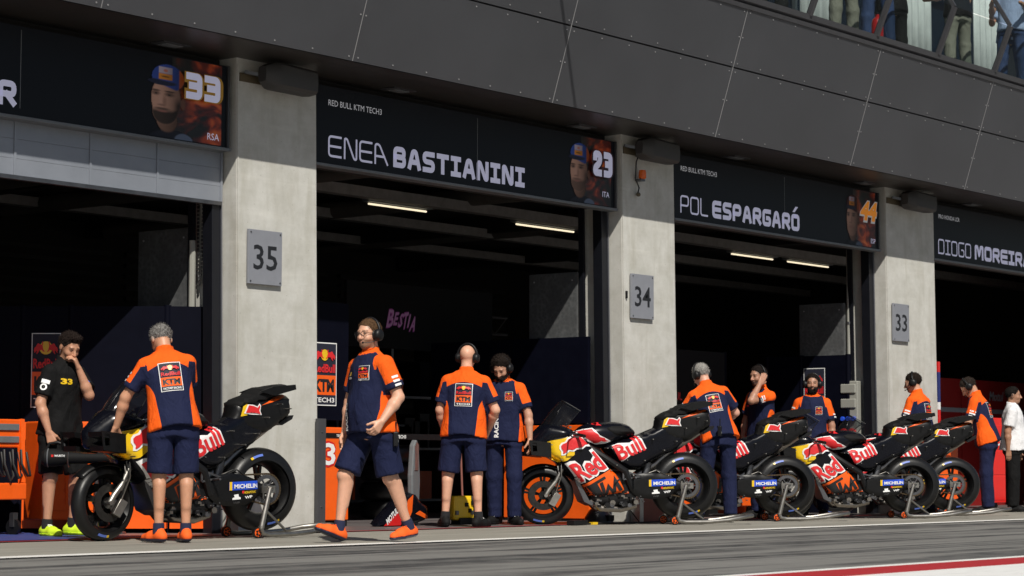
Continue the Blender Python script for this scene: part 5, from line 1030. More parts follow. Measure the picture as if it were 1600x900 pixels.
def make_stand():
    """paddock stand, local origin under the rear axle, x to the rear"""
    s = empty('paddock_stand'); st = M['steel']
    for sgn in (-1, 1):
        y = sgn * .24
        MB().tube([(-.13, y, .08), (-.10, y, .20), (-.04, y * .97, .41)], .019, 10, radii=[.024, .024, .018]).build('upright', st, s, smooth=50)
        MB().tube([(-.075, y, .22), (.15, y * .8, .06)], .011, 8).build('brace', st, s, smooth=50)
        w = MB(); w.lathe([(.034, -.016), (.044, -.014), (.046, 0), (.044, .014), (.034, .016)], (-.155, y - .02 * sgn, .047), (0, 1, 0), 20); wo = w.build('castor', M['rubber'], s, smooth=50)
        w = MB(); w.lathe([(.0, -.018), (.034, -.016), (.036, 0), (.034, .016), (0, .018)], (-.155, y - .02 * sgn, .047), (0, 1, 0), 18)
        w.build('hub', M['orange'], wo, smooth=35)
        w = MB()
        for k in range(5): a = k * 1.2566; w.cyl((-.155 + .02 * math.cos(a), y - .045 * sgn, .047 + .02 * math.sin(a)), (-.155 + .02 * math.cos(a), y + .01 * sgn, .047 + .02 * math.sin(a)), .008, 6)
        tag(w.build('hub_holes', M['black'], wo), kind='stuff')
        MB().bar((-.04, y * .97, .41), (.0, y * .82, .41), .03, .02).build('bobbin', st, s)
    MB().tube([(-.14, -.24, .10), (-.115, -.24, .045), (-.05, -.24, .030), (.18, -.22, .030), (.40, -.20, .045), (.58, -.17, .075), (.70, -.10, .09), (.73, 0, .09), (.70, .10, .09), (.58, .17, .075), (.40, .20, .045), (.18, .22, .030), (-.05, .24, .030), (-.115, .24, .045), (-.14, .24, .10)], .021, 10).build('base_tube', st, s, smooth=60)
    MB().bar((.17, -.22, .03), (.17, .22, .03), .025, .025).build('cross_bar', st, s)
    return s
bike0 = make_bike(); stand0 = make_stand()
BIKES = [((-3.058, -0.598), 9, 'leading motorcycle whose bars the grey haired man in shorts holds, on a steel stand'),
         ((3.292, -0.058), 39, 'motorcycle with its smoked windscreen in clear view, in front of pillar 34'),
         ((5.295, -0.028), 40, 'motorcycle standing behind the trousered grey haired man, third from the left'),
         ((7.514, -0.370), 41, 'fourth motorcycle from the left, its red bull tank below the facing bearded man'),
         ((9.174, -0.031), 43, 'rightmost complete motorcycle, beside pillar 33')]
for i, ((fx, fyy), g, lab) in enumerate(BIKES):
    b = bike0 if i == len(BIKES) - 1 else copy_tree(bike0)
    b.location = (fx, fyy, .004); b.rotation_euler = (0, 0, -R_(g)); b.scale = (1.045, 1., 1.) if i < 2 else (1.04, 1., .97); tag(b, lab, 'motorcycle', 'race motorcycles parked along the garages')
    if i == 0: [setattr(c.rotation_euler, 'z', R_(12)) for c in b.children if c.name.startswith('front_wheel')]
    s = copy_tree(stand0) if i else stand0; s.scale = (1.02, 1., 1.) if i < 2 else (1.02, 1., .97); s.location = (fx + 1.494 * math.cos(R_(g)), fyy - 1.494 * math.sin(R_(g)), .004); s.rotation_euler = (0, 0, -R_(g))
    tag(s, 'steel paddock stand under the rear wheel of ' + ('the leftmost motorcycle', 'the motorcycle in front of pillar 34', 'the third motorcycle from the left', 'the fourth motorcycle from the left', 'the rightmost complete motorcycle')[i], 'stand', 'paddock stands')

# ------------------------------------------------------------------ the crew
def gp_(x, y): return (x, y, .010)
I = person(gp_(-2.540, 0.550), -58, 1.74, 'man in black polo and lime shoes rubbing his nose beside the left trolley', dict(lean=6, head=(-14, 28, 0), R=((.30, -.08, -1), (-.12, .28, -.9), 'grip', (-.6, -.2, -.5)), L=('ik', (-.005, .125, -.055), (-.25, .35, -1.), 'half', .085, (.5, -.6, .2)), RL=((.08, .06, -1), (.02, -.06, -1)), LL=((-.12, .16, -1), (0, -.10, -1))),
    top='black', bot_m='tblack', hair=(.018, .012, .010), hairstyle='quiff', headset=False, shoe=('lime', 'lime'), skin=(.52, .27, .17), sock=(.01, .01, .012), build=1.03)
chest_print(I, [('shirt_number', M['yellow'], *ttxt('33', -.04, 0, .045, .05, .10))], .36, .10); sleeve_print(I, 1, [('sleeve_print', M['white'], *disc(0, -.02, .03)), ('sleeve_print', M['tblack'], *disc(0, -.02, .016)), ('sleeve_print', M['white'], *rect(-.04, .012, .03, .045))], .45, (0, .5, 0)); chest_print(I, [('chest_print', M['blue'], *rect(-.03, 0, .03, .06))], .36, -.09)
m33 = I
I = person(gp_(-2.95, -1.28), 162, 1.76, 'grey haired man in navy shorts and orange shoes seen from behind, holding handlebars', dict(lean=13, side=-6, head=(14, 38, 0), L=((-.50, .22, -.86), (-.22, .34, -.9), 'grip', (.2, -.3, -.6)), R=((.10, .55, -.8), (-.15, .8, -.45), 'grip'), LL=((-.03, .03, -1), (.0, -.03, -1)), RL=((.03, .0, -1), (0, -.03, -1)), fL=(28, 0), fR=(2, 0)),
    hair=(.22, .21, .20), headset=False, skin=(.56, .29, .18), sock=(.012, .016, .05))
back_patch(I, .175, .235, .20); sleeve_print(I, -1, bars(.05), .30, (0, .1, 0))
I = person(gp_(-1.885, -2.389), 50, 1.765, 'man with glasses and headset striding left in navy shorts and orange shoes', dict(lean=2, side=2, head=(14, 3, 0), L=((-.34, -.25, -1), (.0, .66, -.78), 'half', (.9, .1, .1)), R=((.22, .10, -1), (0, .2, -1), 'relaxed'), RL=((.10, .40, -1), (.02, .12, -1)), LL=((-.05, -.22, -1), (-.04, -.44, -1)), fR=(-4, 20), fL=(8, -6)),
    hair=(.10, .055, .028), skin=(.66, .37, .25), belly=.045, beard=.7, glasses=True, build=1.08, sock=(.012, .016, .05))
walk = I
chest_print(I, team_patch(.095, .115), .325, -.085); chest_print(I, [('chest_print', M['yellow'], *poly([(-.03, 0), (.02, 0), (.03, .03), (.0, .03)]))], .37, .09); chest_print(I, [('chest_print', M['white'], *rect(-.035, 0, .03, .016))], .345, .09); chest_print(I, [('shirt_lettering', M['white'], *[(lambda v, f: ([(-b, a) for a, b in v], f))(*ttxt('RACING', 0, 0, .045, .04, .22))][0])], -.06, .085); sleeve_print(I, -1, bars(.055), .42, (0, .15, 0))
I = person(gp_(1.938, -0.127), 186, 1.80, 'bald man with headset seen from behind, in navy shorts and black shoes', dict(lean=4, side=2, head=(-8, 4, 2), L=((-.26, .05, -1), (.10, .50, -.85), 'half'), R=((.40, .05, -1), (-.30, .60, -.7), 'half'), LL=((-.13, .03, -1), (-.06, -.04, -1)), RL=((.07, -.02, -1), (.05, -.06, -1)), fL=(22, 0), fR=(-25, 0)),
    hairstyle='bald', hair=(.2, .12, .08), skin=(.68, .38, .26), shoe=('matte', 'matte'), build=1.06, sock=(.01, .01, .012))
back_patch(I, .17, .22, .20, 'TECH3')
I = person(gp_(2.95, .18), 12, 1.755, 'bearded curly haired man in long navy trousers looking down beside the bald man', dict(lean=5, head=(-8, 34, 0), L=((-.34, .02, -1), (-.10, .14, -1), 'relaxed'), R=((.25, .0, -1), (0, .2, -1), 'relaxed'), LL=((-.06, .14, -1), (0, -.02, -1)), RL=((.05, -.05, -1), (0, -.10, -1)), fL=(35, 0), fR=(-10, 0)),
    bottom='trousers', hair=(.016, .011, .009), hairstyle='curly', beard=1., skin=(.50, .27, .18), shoe=('matte', 'matte'))
chest_print(I, team_patch(.075, .095), .33, -.08); chest_print(I, [('chest_print', M['white'], *ttxt('WP', -.03, 0, .022, .03))], .39, .08); chest_print(I, [('chest_print', M['redprint'], *rect(-.045, 0, .03, .022))], .345, .085); chest_print(I, [('shirt_lettering', M['white'], *[(lambda v, f: ([(-b, a) for a, b in v], f))(*ttxt('RACING', 0, 0, .045, .04, .24))][0])], -.04, .03)
I = person(gp_(5.42, -.80), 168, 1.79, 'grey haired man with headset in long navy trousers bending over a motorcycle tail', dict(lean=20, side=-9, head=(28, 22, -6), L=((-.35, .45, -.8), (-.2, .6, -.6), 'half'), R=((.55, .25, -.75), (-.25, .75, -.35), 'half'), LL=((-.12, .06, -1), (-.22, -.05, -1)), RL=((.06, .06, -1), (.02, -.10, -1))),
    bottom='trousers', hair=(.33, .32, .30), skin=(.64, .36, .26), shoe=('matte', 'white'))
back_patch(I, .15, .20, .20, 'TECH3'); sleeve_print(I, -1, bars(.055), .38, (0, -.1, 0)); p6 = I
I = person(gp_(7.364, -0.123), 58, 1.79, 'man holding his hand over the ear cup of his headset behind the third motorcycle', dict(lean=3, head=(6, 8, 0), L=('ik', (-.125, .03, .0), (-.15, .65, -.9), 'open', .12, (.9, -.4, .0)), R=((.30, .10, -1), (.0, .2, -1), 'relaxed')),
    bottom='trousers', hair=(.014, .010, .009), beard=.7, skin=(.40, .21, .14), shoe=('matte', 'matte'))
sleeve_print(I, -1, bars(.08), .45, (0, -.2, 0)); chest_print(I, [('chest_print', M['redprint'], *rect(-.04, 0, .03, .02))], .34, .07)
I = person(gp_(8.55, -.10), 6, 1.73, 'dark bearded man with headset facing the camera in front of the logo panel', dict(lean=0, head=(-4, 2, 0), L=((-.22, .05, -1), (-.02, .1, -1), 'relaxed'), R=((.3, -.1, -1), (0, .2, -1), 'relaxed')),
    bottom='trousers', hair=(.012, .009, .008), beard=.9, skin=(.38, .20, .13), shoe=('matte', 'matte'))
chest_print(I, team_patch(.08, .10), .30, -.07); chest_print(I, [('chest_print', M['white'], *ttxt('WP', -.05, 0, .02, .03))], .33, .08); sleeve_print(I, -1, bars(.06), .5, (0, .4, 0)); sleeve_print(I, 1, bars(.06, 1), .2, (0, .6, 0))
I = person(gp_(10.15, -.72), 128, 1.80, 'short haired man with headset seen from behind in front of pillar 33', dict(lean=9, head=(18, 14, 0), L=((-.2, .25, -1), (-.05, .6, -.7), 'half'), R=((.2, .3, -1), (-.1, .8, -.5), 'half')),
    bottom='trousers', hair=(.02, .014, .011), skin=(.56, .31, .21), shoe=('matte', 'matte'))
sleeve_print(I, -1, bars(.07), .42, (0, -.25, 0)); back_patch(I, .15, .2, .2)
I = person(gp_(11.753, -0.786), 112, 1.84, 'crew man leaning down at the far right motorcycle against the dark garage', dict(lean=15, head=(4, 40, 0), L=((-.18, .30, -1), (-.05, .8, -.55), 'half'), R=((.15, .4, -1), (0, .8, -.5), 'half'), LL=((-.04, .0, -1), (0, -.05, -1)), RL=((.04, .08, -1), (0, -.08, -1))),
    bottom='trousers', hair=(.03, .022, .018), skin=(.46, .25, .16), shoe=('matte', 'white'))
sleeve_print(I, -1, bars(.08), .40, (0, -.25, 0)); back_patch(I, .16, .2, .22)
I = person(gp_(13.03, -.53), -78, 1.70, 'dark haired man in white shirt and black trousers cut by the right edge', dict(lean=0, head=(0, 4, 0), R=((.10, -.22, -1), (.02, .02, -1), 'relaxed'), L=((-.2, .1, -1), (0, .2, -1), 'relaxed')),
    top='white', bottom='trousers', bot_m='tblack', hair=(.012, .010, .009), headset=False, skin=(.36, .19, .12), shoe=('matte', 'matte'), build=1.12, belly=.03)
# spectators on the balcony
for i, (x, y, a, tp, bm_, lab) in enumerate(((8.15, .2, 20, 'black', 'tblack', 'spectator in black behind the balcony glass, leftmost'), (8.95, -.35, -30, 'white', 'tgrey', 'spectator in pale grey trousers beside the extinguisher on the balcony'), (9.62, -.45, 10, 'navy', 'tjean', 'spectator in blue jeans behind the leaning balcony post'),
      (11.0, .1, 160, 'black', 'tblack', 'spectator in dark trousers turned away beside the curtain'), (11.85, -.40, 150, 'black', 'tgrey', 'spectator in khaki trousers and dark jacket on the balcony'), (13.15, -.55, 20, 'ltblue', 'tjean', 'spectator in light blue shirt and jeans at the right edge of the balcony'), (13.85, -.2, 20, 'ltblue', 'tjean', 'spectator in jeans half hidden at the far right of the balcony'))):
    person((x, y, 5.722), a, 1.75, lab, dict(LL=((-.10, .02, -1), (-.02, -.04, -1)), RL=((.10, .02, -1), (.02, -.04, -1)), L=((-.25, .3, -.9), (.1, .9, .1), 'half'), R=((.3, .3, -.9), (-.1, .9, .2), 'half')), top=tp, bottom='trousers', bot_m=bm_, headset=False, detail=0, shoe=('matte', 'white'), group='spectators on the balcony')
fe = empty('fire_extinguisher', (9.30, -.62, 5.722), 0, 'red fire extinguisher standing on the balcony floor', 'extinguisher')
MB().lathe([(0, 0), (.07, 0), (.075, .02), (.075, .34), (.06, .40), (.025, .43), (.025, .46), (0, .46)], (0, 0, 0), (0, 0, 1), 18).build('cylinder', M['red'], fe, smooth=40); MB().box(-.05, .05, -.015, .015, .46, .49).build('handle', M['black'], fe); MB().tube([(.04, 0, .47), (.09, 0, .40), (.08, 0, .15)], .01, 6).build('hose', M['black'], fe)
# radios on belts
def radio(pos, rz, lab):
    r = empty('radio', pos, rz, lab, 'radio'); MB().box(-.028, .028, -.018, .018, 0, .11).build('case', M['black'], r, bevel=.005); MB().cyl((.016, 0, .11), (.016, 0, .19), .006, 8).build('antenna', M['black'], r); MB().box(-.02, .02, -.0205, -.0185, .03, .05).build('label_print', M['greyp'], r)
def world_of(I, a, b, c):
    q = I['pel'] + (I['r'] * a + I['f'] * b + I['u'] * c) * I['s']; o = I['body']; return Matrix.Translation(o.location) @ o.rotation_euler.to_matrix().to_4x4() @ Vector(q)
radio(world_of(walk, -.235, -.04, -.20), .7, 'two way radio clipped to the shorts of the striding man')
radio(world_of(p6, -.06, -.195, -.10), .4, 'two way radio on the belt of the bending grey haired man')

# ------------------------------------------------------------------ garage furniture
def wallpanel(name, lab, pts, z0, z1, t=.05, m='navy', posts=True, cat='partition', labs=None):
    o = empty(name, (pts[0][0], pts[0][1], .008), 0, lab, cat); ox, oy = pts[0]
    for i in range(len(pts) - 1):
        a = Vector((pts[i][0] - ox, pts[i][1] - oy, 0)); b = Vector((pts[i + 1][0] - ox, pts[i + 1][1] - oy, 0)); d = (b - a).normalized() * .012; MB().bar(a + d + Vector((0, 0, (z0 + z1) / 2)), b - d + Vector((0, 0, (z0 + z1) / 2)), t, z1 - z0).build('panel', M[m], o)
    if posts:
        for p in pts: MB().cyl((p[0] - ox, p[1] - oy, z0), (p[0] - ox, p[1] - oy, z1 + .01), .035, 10).build('post', M['navy'], o, smooth=40)
    return o
def logo_board(par, o, u, n, w, h, foot='TECH3'):
    """team logo print on a partition; o lower centre"""
    o = Vector(o); u = Vector(u).normalized(); v = Vector((0, 0, 1)); n = Vector(n).normalized()
    for k, (nm, m, vs, fs) in enumerate(team_patch(w, h, foot)):
        MB().add([o + u * x + v * y + n * (.003 + .0015 * k) for x, y in vs], fs).build(nm, m if m is not M['orange_cloth'] else M['orange'], par, fixn=False)
# bay of garage 35
w1 = wallpanel('partition_wall', 'navy folding partition wall with a logo behind the man in black', [(-1.0, .36), (-1.28, .62), (-1.80, 1.30), (-2.06, 1.64), (-2.9, 2.6)], 0, 2.0)
dv = Vector((-.26, .34, 0)).normalized(); nv = Vector((-dv.y, dv.x, 0)); nv = nv if nv.y < 0 else -nv
logo_board(w1, Vector((-.93, 1.11, 1.10)) + nv * .027, -dv if (-dv).x > 0 else dv, nv, .26, .66)
def casters(par, pts, r=.06):
    for x, y in pts:
        c = MB().lathe([(.0, -.016), (r, -.016), (r, .016), (0, .016)], (x, y, r), (1, .2, 0), 18).build('castor', M['rubber'], par, smooth=40)
        MB().bar((x, y, r), (x, y, r * 2 + .05), .05, .05, up=(0, 1, 0)).build('fork', M['dsteel'], c)
tr = empty('tool_trolley', (-2.95, .95, .008), 0, 'orange tool trolley with grey drawers and hanging cables at the left edge', 'trolley')
MB().box(-.45, .40, .0, .5, .30, .44).build('base_tray', M['orange'], tr, bevel=.01)
for xa in (-.42, .37): MB().bar((xa, .03, .44), (xa + .05, .12, .98), .05, .04, up=(1, 0, 0)).build('side_frame', M['orange'], tr)
MB().box(-.42, .42, .10, .48, .74, .98).build('cabinet', M['orange'], tr, bevel=.01)
for z in (.78, .885): MB().box(-.38, .38, .085, .10, z, z + .055).build('drawer', M['greyp'], tr, bevel=.004)
MB().box(-.42, .42, .40, .46, .44, .74).build('back_panel', M['orange'], tr)
mb = MB(); stroke_text(mb, '33', (-.04, .084, .945), (1, 0, 0), (0, 0, 1), .025, .2, .1); mb.build('number', M['yellow'], tr, fixn=False)
MB().box(-.05, .22, .18, .40, .50, .70).build('power_box', M['black'], tr, bevel=.01)
for k in range(9):
    xa = -.35 + .09 * k; MB().tube([(xa, .05, .72), (xa - .03, .0, .60), (xa + .02, -.02, .46 + .02 * (k % 3)), (xa + .08, .02, .50), (xa + .10, .1, .70)], .011, 6).build('hanging_cable', M['cable'], tr, smooth=60)
MB().box(-.30, .20, .15, .45, .98, 1.04).build('tool_tray', M['black'], tr)
casters(tr, [(-.36, .08), (.33, .08), (-.36, .42), (.33, .42)], .07)
cb = empty('tool_cabinet', (-2.30, .98, .008), R_(-18), 'tall orange cabinet between the man in black and the leading motorcycle', 'cabinet')
MB().box(-.05, .62, 0, .42, .12, .97).build('body', M['orange'], cb, bevel=.015)
for k in range(4): MB().box(.02, .55, -.006, .004, .20 + .19 * k, .36 + .19 * k).build('drawer_front', M['orange'], cb, bevel=.004)
for xa in (.08, .22): MB().box(xa - .06, xa + .06, -.012, -.005, .26, .62).build('sticker', M['orange'], cb)
mb = MB(); put_text(mb, 'MOTUL', (-.0, -.009, .40), (0, 0, 1), (-1, 0, 0), .06, .02); mb.build('lettering', M['ink'], cb, fixn=False)
casters(cb, [(.03, .06), (.5, .06)], .055)
for i, xa in enumerate((-1.98, -1.80)):
    c = empty('chrome_dome', (xa, .72 - i * .04, .008), 0, ('left', 'right')[i] + ' of two shiny chrome domes on posts behind the leading motorcycle', 'dome', 'chrome domes')
    MB().cyl((0, 0, 0), (0, 0, .84), .018, 10).build('post', M['dsteel'], c); MB().sphere((0, 0, .90), .072, 10, sc=(1, 1, 1.1)).build('dome', M['chrome'], c, smooth=90); MB().cyl((0, 0, .80), (0, 0, .845), .05, 14).build('collar', M['steel'], c, smooth=40); MB().lathe([(0, 0), (.1, 0), (.09, .02), (0, .02)], (0, 0, 0), (0, 0, 1), 16).build('foot', M['dsteel'], c)
oc = wallpanel('low_cabinet', 'long low orange cabinet behind the wheels of the leading motorcycle', [(-1.03, .26), (-1.33, .52), (-1.85, 1.20), (-2.12, 1.55)], .04, .97, t=.07, m='orange', posts=False, cat='cabinet')
hw = empty('trolley_wheel', (-2.30, .22, .008), R_(30), 'black pneumatic trolley wheel with a red hub beside the lime shoes', 'wheel')
MB().lathe(tyre_prof(.125, .085, .06), (0, 0, .125), (0, 1, 0), 32).build('tyre', M['rubber'], hw, smooth=60); MB().lathe([(0, -.03), (.03, -.034), (.06, -.02), (.07, -.03), (.07, .03), (0, .03)], (0, 0, .125), (0, 1, 0), 20).build('hub', M['red'], hw, smooth=35); MB().cyl((0, -.04, .125), (0, .14, .125), .012, 8).build('axle', M['steel'], hw)
# hand-held blower of the man in black
hx = m33['arm'][1]; hw_ = Matrix.Translation(m33['body'].location) @ m33['body'].rotation_euler.to_matrix().to_4x4() @ Vector((hx[2] + hx[3] * .08) * m33['s'])
bw = empty('cooling_blower', hw_ + Vector((.02, -.03, -.14)), R_(-48), 'black cooling blower with long duct in the hand of the man in black', 'blower')
MB().lathe([(0, -.14), (.06, -.13), (.085, -.10), (.09, -.02), (.075, .08), (.062, .12), (.058, .26), (.052, .46), (.05, .54), (.044, .54), (.044, .42)], (0, 0, .0), (1, 0, 0), 22).build('housing', M['matte'], bw, smooth=35)
MB().tube([(-.09, 0, .07), (-.06, 0, .14), (.02, 0, .15), (.08, 0, .13), (.10, 0, .06)], .016, 8).build('handle', M['black'], bw, smooth=60)
mb = MB(); put_text(mb, 'WURTH', (.0, -.0935, .01), (1, 0, 0), (0, 0, 1), .02, .03); mb.build('lettering', M['white'], bw, fixn=False); MB().box(-.03, -.008, -.0935, -.091, .008, .03).build('logo_mark', M['red'], bw)
for xx in (-.07, .13): MB().lathe([(.088, -.006), (.094, 0), (.088, .006)], (xx, 0, 0), (1, 0, 0), 22).build('ring', M['greyp'] if xx < 0 else M['steel'], bw, smooth=60)
bw.scale = (.85, .85, .85)
# bay of garage 34
lp = wallpanel('partition_wall', 'navy logo partition wall beside pillar 35', [(-.2, 1.02), (1.50, 1.02)], 1.04, 2.20, posts=False); logo_board(lp, (1.33, -.03, 1.18), (1, 0, 0), (0, -1, 0), .36, .62)
c23 = empty('number_cabinet', (0, .98, .008), 0, 'orange cabinet with a white number 23 beside pillar 35', 'cabinet')
MB().box(-.2, 1.49, 0, .5, .06, .97).build('body', M['orange'], c23, bevel=.01); MB().box(-.2, 1.48, -.006, .002, .865, .915).build('black_stripe', M['black'], c23); MB().box(-.2, 1.49, .02, .48, .0, .06).build('plinth', M['matte'], c23)
mb = MB(); put_text(mb, '23', (.905, -.004, .60), (1, 0, 0), (0, 0, 1), .23, .06, .40); mb.build('number_outline', M['red'], c23, fixn=False)
mb = MB(); put_text(mb, '23', (.915, -.007, .607), (1, 0, 0), (0, 0, 1), .215, .02, .375); mb.build('number', M['white'], c23, fixn=False)
mb = MB(); put_text(mb, 'TECH3', (1.30, -.0085, .878), (1, 0, 0), (0, 0, 1), .024, .03); mb.build('lettering', M['white'], c23, fixn=False)
bt = empty('belt_barrier', (1.5, 1.20, .008), 0, 'black belt with white lettering stretched across the garage behind the bald man', 'barrier')
MB().box(0, 3.1, 0, .012, .865, .925).build('belt', M['black'], bt); mb = MB(); put_text(mb, 'TECH3', (.95, -.003, .878), (1, 0, 0), (0, 0, 1), .035, .03); mb.build('lettering', M['white'], bt, fixn=False); MB().cyl((3.1, 0, 0), (3.1, 0, .95), .02, 8).build('post', M['black'], bt)
rp = wallpanel('partition_wall', 'navy partition wall above the orange panel beside pillar 34', [(4.63, .34), (4.63, 1.42), (4.63, 2.6)], 1.06, 2.0, posts=False)
op = empty('kick_board', (4.56, .30, .008), 0, 'plain orange lower panel behind the windscreen motorcycle', 'panel')
MB().box(0, .05, .0, 1.18, .03, 1.04).build('sheet', M['orange'], op, bevel=.006); MB().box(.01, .045, .02, 1.15, 0, .028).build('plinth', M['matte'], op)
for xx, yy, lab in ((4.69, .55, 'grey galvanised box, brightest of its kind, above the windscreen motorcycle'), (10.47, .57, 'grey galvanised box above the navy partition beside pillar 33'), (-1.08, .56, 'dim grey galvanised box above the navy folding partition')):
    g = empty('galvanised_box', (xx, yy, 1.5), 0, lab, 'box', 'galvanised boxes in the garages'); MB().box(0, .5, 0, .68, 0, 1.23).build('casing', M['galv'], g, bevel=.006); MB().box(-.006, .0, .02, .66, 0, 1.21).build('cover_sheet', M['galv'], g)
    mb = MB(); [mb.cyl((-.012, a, 1.14), (-.004, a, 1.14), .01, 6) for a in (.07, .60)]; tag(mb.build('screws', M['seam'], g), kind='stuff')
bs = empty('graffiti_sign', (3.62, 3.0, 1.95), 0, 'dark board with purple graffiti lettering in the garage', 'sign'); MB().box(0, 2.6, 0, .04, 0, .75).build('board', M['matte'], bs)
pm = mat('purple_glow', (.25, .04, .22), .5, emit=(.3, .03, .25), estr=.05); xq = .66  # graffiti letters, purple and pink, given a faint glow by emission
for k, (ch, dz, hh, ww, rot) in enumerate((('B', -.02, .27, .14, .10), ('E', .02, .19, .08, .05), ('S', .0, .20, .085, -.05), ('T', -.03, .25, .10, .12), ('I', .0, .20, .03, .05), ('A', -.05, .22, .12, .0))):
    for lay, (bd, m_, dy) in enumerate(((.055, pm, -.004), (.012, M['pink'], -.008))):
        mb = MB(); put_text(mb, ch, (xq, dy, .26 + dz * .8), (math.cos(rot), 0, math.sin(rot) + .02), (-math.sin(rot) + .35, 0, math.cos(rot)), hh * .78, bd, ww * .8); mb.build('lettering_glow' if lay == 0 else 'lettering', m_, bs, fixn=False)
    xq += ww * .8 + .010
mb = MB()
ts = empty('lighting_truss', (2.0, 4.2, 2.32), 0, 'thin lighting truss with a lit strip across the dark garage', 'truss')
for z in (0, .22): MB().tube([(0, 0, z), (6, 0, z)], .018, 6).build('chord', M['dsteel'], ts)
for k in range(24): MB().tube([(k * .25, 0, 0 if k % 2 else .22), (k * .25 + .25, 0, .22 if k % 2 else 0)], .008, 5).build('web', M['dsteel'], ts)
for xa, xb in ((.35, .75), (3.3, 5.1)): MB().box(xa, xb, -.03, -.01, -.03, -.018).build('light_strip', M['lamp'], ts)
mf = empty('spare_fairing', (1.42, .60, .008), R_(8), 'red and orange spare fairing lying on the floor behind the striding man', 'fairing')
mfp = [(0, .0), (.10, .05), (.50, .30), (.62, .34), (.70, .26), (.86, .20), (.84, .03), (.5, .0)]
pillow('shell', mfp, lambda x, z: .12, M['gloss'], mf, rim=.05); 
for nm, m, pts, l in (('red_panel', 'red', [(.015, .01), (.10, .055), (.42, .245), (.32, .01)], .125), ('orange_panel', 'orange', [(.35, .01), (.44, .255), (.54, .31), (.52, .14), (.42, .01)], .125), ('orange_stripe', 'orange', [(.58, .12), (.66, .10), (.80, .06), (.80, .10), (.66, .15)], .125)):
    mb = MB(); mb.flat(pts, (0, -l, 0), (1, 0, 0), (0, 0, 1)); mb.build(nm, M[m], mf, fixn=False)
mb = MB(); put_text(mb, 'MOTUL', (.08, -.128, .02), (.78, 0, .5), (-.5, 0, .86), .06, .04, .24); mb.build('lettering', M['white'], mf, fixn=False)
ym = empty('yellow_starter', (2.78, .62, .008), R_(-20), 'yellow starter machine on the floor behind the bald man', 'machine')
MB().box(-.22, .22, -.13, .13, .05, .34).build('body', M['yellow'], ym, bevel=.04); MB().tube([(-.2, 0, .3), (-.24, 0, .55), (-.28, 0, .92)], .014, 8).build('handle', M['black'], ym); MB().tube([(.05, 0, .3), (.02, .0, .7), (0, 0, .95)], .02, 8).build('mast', M['darkred'], ym); MB().box(-.1, .24, -.16, .16, .0, .08).build('base', M['black'], ym, bevel=.01)
for k in range(7): a = random.uniform(-.2, .22); z = random.uniform(.08, .34); MB().box(a, a + .06, -.165, -.12, z, z + .05).build('fitting', M['black' if k % 2 else 'dsteel'], ym, bevel=.006)
MB().sphere((.30, -.05, .09), .07, 8, sc=(1.3, 1, .8)).build('motor', M['yellow'], ym, smooth=60)
ym.scale = (.55, .6, .85)
gt = empty('grey_upright', (2.05, .62, .008), R_(15), 'grey moulded upright panel beside the left leg of the bald man', 'panel'); MB().prism([(0, 0), (.12, 0), (.16, .5), (.13, .80), (.08, .86), (.02, .80), (-.02, .5)], (0, 0, 0), (1, 0, 0), (0, 0, 1), (0, .06, 0)).build('shell', M['greyp'], gt, bevel=.015); MB().prism([(.02, .55), (.10, .55), (.11, .80), (.07, .84), (.03, .79)], (0, -.006, 0), (1, 0, 0), (0, 0, 1), (0, .005, 0)).build('badge', M['alu'], gt)
ps = empty('thin_stand', (3.42, .70, .008), 0, 'thin steel pole on a black foot between the two men in garage 34', 'stand'); MB().cyl((0, 0, .05), (0, 0, .98), .012, 8).build('pole', M['steel'], ps); MB().box(-.07, .07, -.07, .07, 0, .07).build('foot', M['black'], ps, bevel=.01); MB().box(-.04, .04, -.05, .05, .06, .13).build('clamp', M['dsteel'], ps, bevel=.01)
rb = empty('small_box', (3.85, .75, .008), R_(20), 'small red and white box on the floor by the bearded man', 'box'); MB().box(-.09, .09, -.06, .06, 0, .14).build('carton', M['white'], rb, bevel=.006); MB().box(-.092, .0, -.063, -.0605, .02, .12).build('red_label', M['redprint'], rb)
for i, (xx, yy, lab) in enumerate(((4.35, .02, 'black and grey fan base on the floor under the windscreen motorcycle'),)):
    fb = empty('fan_base', (xx, yy, .008), 0, lab, 'base'); MB().lathe([(0, 0), (.16, 0), (.15, .05), (.10, .13), (.06, .16), (0, .16)], (0, 0, 0), (0, 0, 1), 20).build('cone', M['dsteel'], fb, smooth=50); MB().box(-.05, .05, -.17, -.10, .02, .08).build('foot', M['black'], fb)
ub = empty('pillar_guard', (4.95, -.14, .008), 0, 'low reddish grey box at the foot of pillar 34', 'box'); MB().box(.0, .62, 0, .12, 0, .34).build('shell', M['darkred'], ub, bevel=.006); MB().box(-.07, -.0, .0, .12, 0, .40).build('end_post', M['alu'], ub)
gb = empty('corner_guard', (.03, -.02, .008), 0, 'dark grey steel guard post at the right edge of pillar 35', 'guard'); MB().box(-.075, .035, -.035, .0, .0, 1.02).build('plate', M['trim'], gb, bevel=.004); mb = MB(); [mb.cyl((-.02, -.043, z), (-.02, -.033, z), .008, 6) for z in (.22, .90)]; tag(mb.build('bolts', M['dsteel'], gb), kind='stuff')
gl = empty('floor_cable', (4.2, -.55, .008), 0, 'black cable with connectors lying under the windscreen motorcycle', 'cable'); MB().tube([(-.9, .12, .01), (-.5, .1, .012), (.0, .0, .01), (.4, -.02, .012), (.9, .05, .01)], .009, 6).build('lead', M['cable'], gl); MB().box(-.95, -.72, .06, .16, 0, .05).build('connector', M['black'], gl, bevel=.006); MB().box(-.62, -.54, .07, .12, 0, .025).build('yellow_plug', M['yellow'], gl); MB().tube([(.1, .0, .01), (.06, .15, .2), (.16, .3, .42), (.2, .34, .5)], .006, 6).build('thin_lead', M['cable'], gl)
